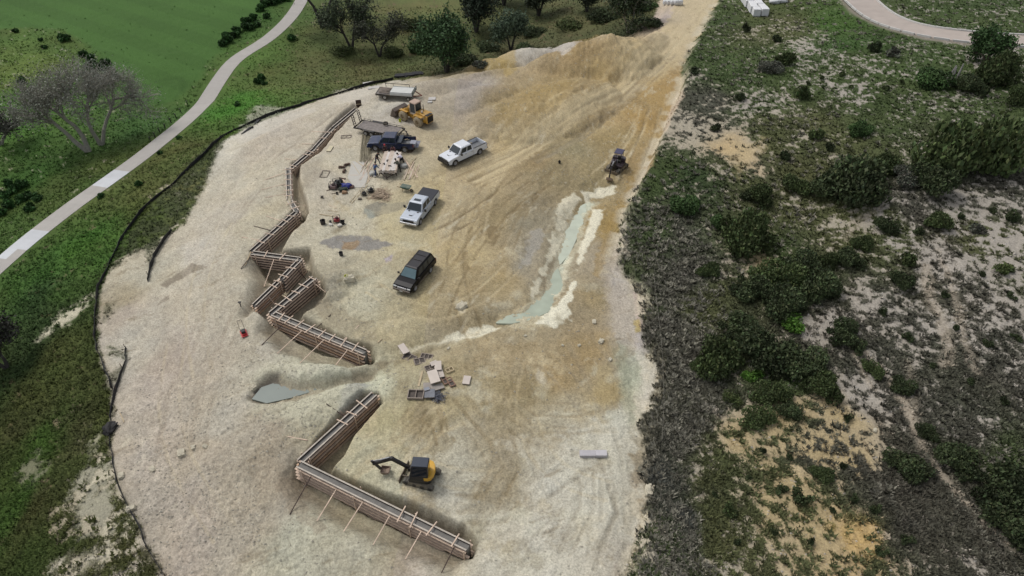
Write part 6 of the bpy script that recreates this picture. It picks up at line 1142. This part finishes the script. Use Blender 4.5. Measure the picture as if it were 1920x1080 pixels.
person(708,308,(727,310),'person in a black T-shirt leaning over the timber, upper left of the timber trailer',(24,22,24),(70,74,92),bend=.5)
person(705,330,(727,316),'person in blue shirt and trousers at the lower left corner of the timber trailer',(62,94,138),(58,74,112),bend=.30,hat=None,longs=True)
person(724,293,(724,306),'person in a red cap and dark clothes at the far end of the timber trailer',(62,44,50),(52,44,50),bend=.4,hat=(190,50,60),longs=True)
person(740,293,(734,306),'person in a dusty maroon shirt bending at the far end of the timber trailer',(104,66,70),(98,84,84),bend=.75,longs=True)
person(754,309,(738,305),'person in a white shirt bending over the right side of the timber trailer',(222,216,228),(30,32,38),bend=1.0,reach=.7,stride=.3)
person(748,322,(735,313),'person in dark olive clothes bent low against the right side of the timber trailer',(74,74,62),(46,44,44),bend=.85,reach=.8,stride=.2,longs=True)
# ---- timber trailer (a low frame carrying boards)
a, b = G(711,333), G(745,333); c = G(716,297); d = (b-a); rz = math.atan2(d.y, d.x); Wd = 2.15; m = a.lerp(b, .5); up_ = Vector((-math.sin(rz), math.cos(rz), 0)); m = m+up_*2.15; m.z = G(728,325).z
rt = empty('timber_trailer', m, rz, 'small dark frame trailer under the load of boards the workers stand round', 'trailer')
fr_ = MB()
for s_ in (-1, 1): fr_.box(min(s_*.98,s_*1.06), max(s_*.98,s_*1.06), -2.1, 2.0, .50, .60); fr_.box(min(s_*.98,s_*1.06), max(s_*.98,s_*1.06), -2.1, -2.0, .2, 1.02); fr_.box(min(s_*.98,s_*1.06), max(s_*.98,s_*1.06), 1.9, 2.0, .6, 1.02)
for y_ in (-2.1, -1, 0, 1, 1.9): fr_.box(-.98, .98, y_, y_+.08, .50, .60)
fr_.box(-1.06,1.06,-2.16,-2.103,.5,.58); fr_.build('frame', M('rusty_frame',(58,44,38),.8,0,.25), rt)
tg = MB(); tg.bar((-.8,-2.1,.52),(0,-3.0,.45),.08); tg.bar((.8,-2.1,.52),(0,-3.0,.45),.08); tg.bar((0,-2.9,.1),(0,-2.9,.7),.07); tg.build('drawbar', M('rusty_frame',(58,44,38),.8,0,.25), rt)
MB().box(-.98,.98,-2.0,1.95,.602,.64).build('deck', deckm, rt)
for s_ in (-1, 1): wo = wheel(rt, 0, .0, .33, .2, rim, rub, .5); wo.location = (s_*1.0, .1, .33); wo.rotation_euler.z = R(90)
random.seed(21)
bw = M('pink_lumber', (216,208,200), .8, 0, .10, 2); bw2 = M('tan_lumber', (204,188,172), .8, 0, .14, 2.5); k = 0
for lay in range(3):
    x_ = -1.06+.02*lay; nb_ = 0
    while x_ < 1.0:
        w_ = random.choice((.14,.19,.24,.29)); w_ = min(w_, 1.09-x_); y0 = -2.25+random.uniform(-.12,.12); y1 = 2.1+random.uniform(-.15,.3)
        if w_ > .06 and not (lay == 2 and random.random() < .15):
            mb = MB(); z_ = .645+lay*.15+random.uniform(0, .012); mb.box(x_+.004, x_+w_-.006, y0, y1, z_, z_+.13); o = mb.build('timber_board', random.choice((bw, bw, bw2))); o.location = m; o.rotation_euler.z = rz
            if k % 3 == 0 and lay == 2: pass
            tag(o, ['bottom layer board of the timber on the small dark trailer','middle layer board of the timber on the small dark trailer','top layer board of the timber the workers lean over'][lay]+', '+ORD[nb_]+' from the left', 'board', ['bottom layer boards on the trailer','middle layer boards on the trailer','top layer boards on the trailer'][lay]); k += 1; nb_ += 1
        x_ += w_
for (dx, dy, lab) in ((-.35,-.1,'dark tool lying on the left half of the timber load'),(.2,-1.3,'dark tool lying near the near end of the timber load'),(-.6,-.9,'small dark tool by the blue-shirted worker on the timber')):
    mb = MB(); mb.box(-.14,.14,-.05,.05,0,.08); mb.bar((.1,0,.04),(.12,-.18,.04),.06); mb.tube((-.15,-.06,.05),(-.15,.06,.05),.07,.07,10); o = mb.build('power_tool', M('tool_dark',(52,50,50),.6)); o.location = m+Vector((*rot2((dx, dy), rz), 1.09)); o.rotation_euler.z = random.uniform(0,3); tag(o, lab, 'power tool')
# ---- loose boards, scraps, heaps
def board(p, q, w_, label, mat=lt, th=.04, z=.04, grp=None, name='timber_board'):
    a, b = G(*p), G(*q); a.z += z; b.z += z; c = (a+b)/2; mb = MB(); mb.bar(a-c, b-c, w_, th); o = mb.build(name, mat); o.location = c; return tag(o, label, 'board', grp)
LB = [((757,297),(783,333),.16,'longest fresh board, slanting down right from the white-shirted worker'),((755,301),(777,330),.12,'second long board lying against the longest slanting one'),((781,295),(768,309),.09,'thin grey board lying alone right of the white-shirted worker'),
      ((689,348),(659,382),.08,'long thin pale board slanting down left of the scrap wood pile'),((686,344),(656,380),.06,'thinner board lying next to the long thin pale one'),((668,303),(681,312),.10,'short grey board across the pale mat'),((660,305),(675,328),.07,'thin bar across the pale mat'),((654,329),(672,329),.08,'level grey bar on the pale mat'),
      ((697,317),(688,345),.07,'thin board left of the blue-shirted worker'),((703,322),(690,342),.07,'short thin board just left of the trailer corner'),((599,402),(632,407),.06,'thin pole lying above the red machine'),((615,395),(632,397),.06,'short pole above the thin one on the pale ground'),((617,385),(631,391),.05,'short slanting stick above the two poles'),
      ((540,819),(577,826),.07,'thin board lying alone on the dirt left of the inner formwork wall'),((225,774),(233,792),.07,'brown stake lying on the dirt near the white boulder'),((638,771),(652,786),.07,'brown stick leaning toward the inner formwork wall'),((708,643),(716,636),.09,'short pale board above the right tip of the reddish formwork'),((460,498),(480,470),.08,'loose plank leaning at the left corner of the level wall'),((443,495),(478,482),.07,'thin plank pointing left from the corner of the level wall')]
for p, q, w_, lab in LB: board(p, q, w_, lab, random.choice((lt, lt, wl)))
random.seed(5)
for k in range(15):
    x_ = 766+k*1.3+random.uniform(-4, 4); y_ = 318+random.uniform(-10, 12); L = random.uniform(10, 20); board((x_, y_-L*.5), (x_-L*.55, y_+L*.7), random.uniform(.06,.11), 'thin offcut board in the slanting bunch right of the timber trailer', random.choice((lt, wl, bw2)), .03, random.uniform(.03,.08), 'offcut boards right of the timber trailer')
for k in range(14):
    x_ = 684+random.uniform(-6, 12); y_ = 318+random.uniform(-14, 14); L = random.uniform(8, 18); a = random.uniform(-.5,.5)+.6; board((x_+L*math.cos(a)*.5, y_-L*.7), (x_-L*math.cos(a)*.5, y_+L*.5), random.uniform(.05,.09), 'offcut board in the loose scatter left of the timber trailer', random.choice((lt, wl, bw2)), .03, random.uniform(.03,.08), 'offcut boards left of the timber trailer')
mb = MB(); 
for k in range(230):
    q = G(714+random.gauss(0, 8.5), 366+random.gauss(0, 5)); a = random.uniform(0, 6.28); d_ = Vector((math.cos(a), math.sin(a), random.uniform(-.18,.18)))*random.uniform(.12, .5); q.z += random.uniform(.02, .38)*max(0, 1-abs(q.x-G(714,366).x)/1.6); mb.bar(q-d_, q+d_, random.uniform(.04, .09), .03)
tag(mb.build('scrap_wood', M('scrap_wood', (178,158,134), .85, 0, .4, 1.2)), 'heap of broken offcuts and sticks above the grey mud patch', 'scrap wood', kind='stuff')
mb = MB()
for k in range(34):
    t = k/33; j = random.gauss(0, .08); a = G(674.5+t*21+random.uniform(-1,1), 304-t*1.0+random.uniform(-2,2)); b = G(679+t*15+random.uniform(-2.5,2.5), 254+random.uniform(-3,4)); za = .04+.15*random.random(); a.z += za; b.z += za; mb.bar(a, b, .03)
tag(mb.build('rebar_bundle', M('rebar', (134,126,102), .7, .2, .25, 2)), 'bundle of long reinforcing bars lying in front of the dark blue pickup', 'rebar bundle', kind='stuff')
g = G(668,317); P_ = [(660,303),(682,304),(690,330),(684,352),(664,352),(652,334)]
mb = MB(); Q = [G(*p)-g for p in P_]; mb.prismz([(q.x, q.y) for q in Q], -.05, .055); o = mb.build('pale_mat', M('pale_mat', (196,192,182), .9, 0, .05)); o.location = g; tag(o, 'pale flat sheet spread on the ground under the bars, left of the rebar bundle', 'mat')
# brown scraps
rb_ = M('rusty_brown', (88,66,52), .8, 0, .2)
for k, (px, py, ang, lab) in enumerate([(651,310,35,'rusty brown folded scrap, uppermost of the three left of the mat'),(641,315,5,'rusty brown flat scrap, left one of the three beside the mat'),(646,322,85,'rusty brown bar, lowest of the three beside the mat')]):
    g = G(px, py); mb = MB(); mb.bar((-.4,0,.1),(.4,.05,.12),.28,.12); mb.bar((-.3,.12,.2),(.25,-.1,.25),.16,.08); o = mb.build('metal_scrap', rb_); o.location = g; o.rotation_euler.z = R(ang); tag(o, lab, 'scrap metal')
# generators, pumps, buckets, cans: shaped small machines
def machine(px, py, lab, body, dark, rz=0, s=1., wheels=False, name='generator', cat='generator'):
    g = G(px, py); rt = empty(name, g, R(rz), lab, cat); rt.scale = (s,)*3
    MB().box(-.30,.30,-.22,.22,.12,.42).build('housing', M('mach_%d_%d' % (body[0], body[2]), body, .5), rt, .04); MB().lathe([(.001,-.12),(.15,-.12),(.17,0),(.15,.12),(.001,.12)], (.05,0,.5), 'y', 12).build('engine', M('mach_dark_%d' % dark[0], dark, .6), rt)
    f_ = MB(); [f_.bar((x_, y_, .05), (x_, y_, .68), .03) for x_ in (-.36,.36) for y_ in (-.26,.26)]; [f_.bar((-.36, y_, z_), (.36, y_, z_), .03) for y_ in (-.26,.26) for z_ in (.06,.68)]; [f_.bar((x_, -.26, z_), (x_, .26, z_), .03) for x_ in (-.36,.36) for z_ in (.06,.68)]; f_.build('tube_frame', blk, rt)
    return rt
def drum(px, py, r, h, lab, rgb, tip=0, name='bucket', cat='bucket'):
    g = G(px, py); mb = MB(); mb.lathe([(.001,0),(r*.85,0),(r,h),(r*.92,h),(r*.78,.05),(.001,.05)], (0,0,0), 'z', 14); mb.bar((-r,0,h),(-r*.3,0,h+.12),.02); mb.bar((-r*.3,0,h+.12),(r*.3,0,h+.12),.02); mb.bar((r*.3,0,h+.12),(r,0,h),.02)
    o = mb.build(name, M('pail_%d_%d_%d' % rgb, rgb, .6)); o.location = g+Vector((0,0,.02+(.12 if tip else 0))); o.rotation_euler = (R(tip), 0, random.uniform(0,3)); return tag(o, lab, cat)
machine(632,416,'red-framed generator between the two black buckets, left of the silver pickup',(150,40,48),(90,30,34),10,1.05)
drum(606,420,.30,.5,'black bucket left of the red generator',(44,40,38)); drum(643,420,.24,.4,'black bucket right of the red generator',(40,38,38)); drum(620,418,.14,.25,'small grey pail close to the red generator',(96,98,96))
blob('cloth_bag', *(G(621,423)+Vector((0,0,.12))), .22,.16,.12, M('white_bag',(214,208,196),.9), 0, 3, 2, .3, 'small white crumpled bag below the grey pail', 'bag'); blob('cloth_bag', *(G(637,424)+Vector((0,0,.12))), .28,.2,.12, M('white_bag',(214,208,196),.9), .5, 8, 2, .3, 'white crumpled bag in front of the red generator', 'bag')
board((638,415),(646,411), .08, 'short bar sticking out right of the red generator', wl)
machine(634,349,'green-grey machine in the middle of the dark tool pile',(64,70,64),(40,40,40),25,1.3); machine(626,354,'pinkish machine at the lower left of the tool pile',(134,112,110),(70,50,50),-10,1.2,name='compressor',cat='compressor')
drum(631,341,.24,.35,'dark coiled reel, left of the two on top of the tool pile',(48,46,38),70,'cable_reel','cable reel'); drum(637,343,.28,.35,'dark coiled reel, right of the two on top of the tool pile',(46,44,36),50,'cable_reel','cable reel'); drum(620,351,.22,.3,'dark round can at the left end of the tool pile',(48,42,42),80,'can','can'); drum(632,364,.14,.2,'small dark can below the tool pile',(46,42,40),0,'can','can')
blob('tarp_bundle', *(G(650,352)+Vector((0,0,.25))), .55,.38,.28, M('blue_tarp',(40,50,130),.6,0,.3,6), .3, 5, 3, .35, 'bright blue crumpled tarp in the tool pile', 'tarp'); blob('tarp_bundle', *(G(644,356)+Vector((0,0,.15))), .5,.35,.2, M('green_canvas',(62,70,60),.9,0,.2), .3, 15, 3, .3, 'dark green canvas bundle below the blue tarp', 'tarp')
blob('sack', *(G(659,352)+Vector((0,0,.12))), .3,.22,.14, M('brown_sack',(124,96,88),.9), 0, 7, 2, .3, 'brown sack at the right end of the tool pile', 'sack'); blob('sack', *(G(647,362)+Vector((0,0,.14))), .3,.22,.16, M('tan_sack',(154,124,96),.9), 0, 17, 2, .3, 'tan sack at the bottom of the tool pile', 'sack')
board((636,334),(648,336), .2, 'dark plank lying above the coiled reels', rb_, .08); board((643,337),(646,343), .18, 'short pale plank below the dark one above the reels', wl, .06); board((612,358),(620,356), .1, 'dark bar poking out left of the tool pile', rb_); board((622,364),(640,361), .08, 'dark rod along the lower edge of the tool pile', rb_)
g = G(683,366); machine(683,366,'small black machine left of the scrap wood heap, near the carton',(34,34,34),(30,30,30),-20,.85,name='pump',cat='pump'); machine(696,361,'black boxy machine touching the scrap wood heap',(46,44,42),(36,36,36),15,1.05,name='pump',cat='pump')
g = G(675,374); mb = MB(); mb.box(-.2,.2,-.14,.14,0,.16); mb.box(-.05,.05,-.15,.15,.162,.19); o = mb.build('tool_case', M('case_brown',(96,86,74),.7), bevel=.02); o.location = g; tag(o, 'small brown case lying left below the black machines', 'case')
g = G(604,371); machine(604,371,'little grey tool on the ground near the left trench',(92,84,80),(60,56,54),0,.45,name='pump',cat='pump')
# wheelbarrow
g = G(762,358); rt = empty('wheelbarrow', g, R(-20), 'green wheelbarrow standing above the silver pickup', 'wheelbarrow')
MB().hexa([(-.35,-.22,.35),(.40,-.22,.35),(.40,.22,.35),(-.35,.22,.35)], [(-.62,-.38,.66),(.62,-.36,.66),(.62,.36,.66),(-.62,.38,.66)]).build('tray', M('barrow_green',(52,86,76),.5,0,.15,4,0,.3), rt)
MB().box(-.5,.5,-.30,.30,.663,.675).build('tray_inside', M('barrow_inside',(88,104,92),.7,0,.2,4,0,.4), rt)
h_ = MB(); [h_.bar((.62,s_*.1,.25),(-1.0,s_*.32,.60),.05) for s_ in (-1,1)]; [h_.bar((-.35,s_*.25,.45),(-.4,s_*.28,0),.04) for s_ in (-1,1)]; h_.build('handle', M('ash_handle',(150,118,84),.7), rt); wo = wheel(rt, .70, .0, .20, .1, rim, rub, .4)
# red plate compactor on the left slope
g = G(458,627); rt = empty('plate_compactor', g, R(-60), 'red plate compactor standing alone on the pale slope left of the reddish formwork', 'compactor')
MB().hexa([(-.38,-.28,.03),(.38,-.28,.03),(.38,.28,.03),(-.38,.28,.03)], [(-.48,-.28,.16),(.48,-.28,.16),(.48,.28,.16),(-.48,.28,.16)]).build('base_plate', M('compactor_red',(190,50,52),.5,0,.1), rt, .02)
MB().box(-.2,.22,-.18,.18,.17,.55).build('engine', M('engine_black',(36,34,34),.6), rt, .04); MB().box(.0,.34,-.2,.2,.165,.3).build('cover', M('compactor_red',(190,50,52),.5,0,.1), rt, .02)
q = MB(); [q.bar((-.3,s_*.2,.2),(-.95,s_*.2,1.0),.035) for s_ in (-1,1)]; q.bar((-.95,-.2,1.0),(-.95,.2,1.0),.035); q.build('handle', blk, rt)
drum(650,523,.2,.42,'lime yellow and black cooler jug on the ground by the pale mound',(190,196,40),0,'water_jug','water jug'); g = G(650,521); 
drum(640,479,.22,.4,'dark can standing on the bank below the grey mud patch',(60,60,62),0,'can','can')
drum(1049,306,.16,.3,'tiny black can alone on the tan dirt, left of the canopy excavator',(30,28,28),0,'can','can')
g = G(768,284); mb = MB(); 
for k in range(3): mb.lathe([(.30+.05*k,.02),(.33+.05*k,.0),(.36+.05*k,.02),(.33+.05*k,.05),(.30+.05*k,.02)], (.05*k,.03*k,.02+.05*k), 'z', 18)
o = mb.build('hose_coil', M('hose_brown',(92,64,52),.8)); o.location = g; tag(o, 'brown coiled hose behind the rear wheel of the dark blue pickup', 'hose')
blob('plastic_bag', *(G(757,314)+Vector((0,0,.2))), .45,.35,.25, M('pale_plastic',(178,178,172),.7,0,.1), .3, 25, 3, .3, 'pale crumpled plastic beside the olive-clad worker', 'bag'); blob('plastic_bag', *(G(700,328)+Vector((0,0,.2))), .45,.38,.3, M('pale_plastic',(178,178,172),.7,0,.1), .3, 35, 3, .3, 'pale crumpled plastic beside the blue-shirted worker', 'bag')
blob('cloth_bag', *(G(703,332)+Vector((0,0,.1))), .2,.14,.1, M('white_bag',(214,208,196),.9), 0, 43, 2, .3, 'tiny white bag at the feet of the blue-shirted worker', 'bag')
g = G(459,573); mb = MB(); mb.bar((0,0,0),(0,0,.55),.07); mb.box(-.14,.14,-.1,.1,.55,.62); o = mb.build('survey_marker', blk); o.location = G(452,575); tag(o, 'small dark survey marker standing left of the open formwork tips', 'marker')
# strips of dark rubble in the upper left slope
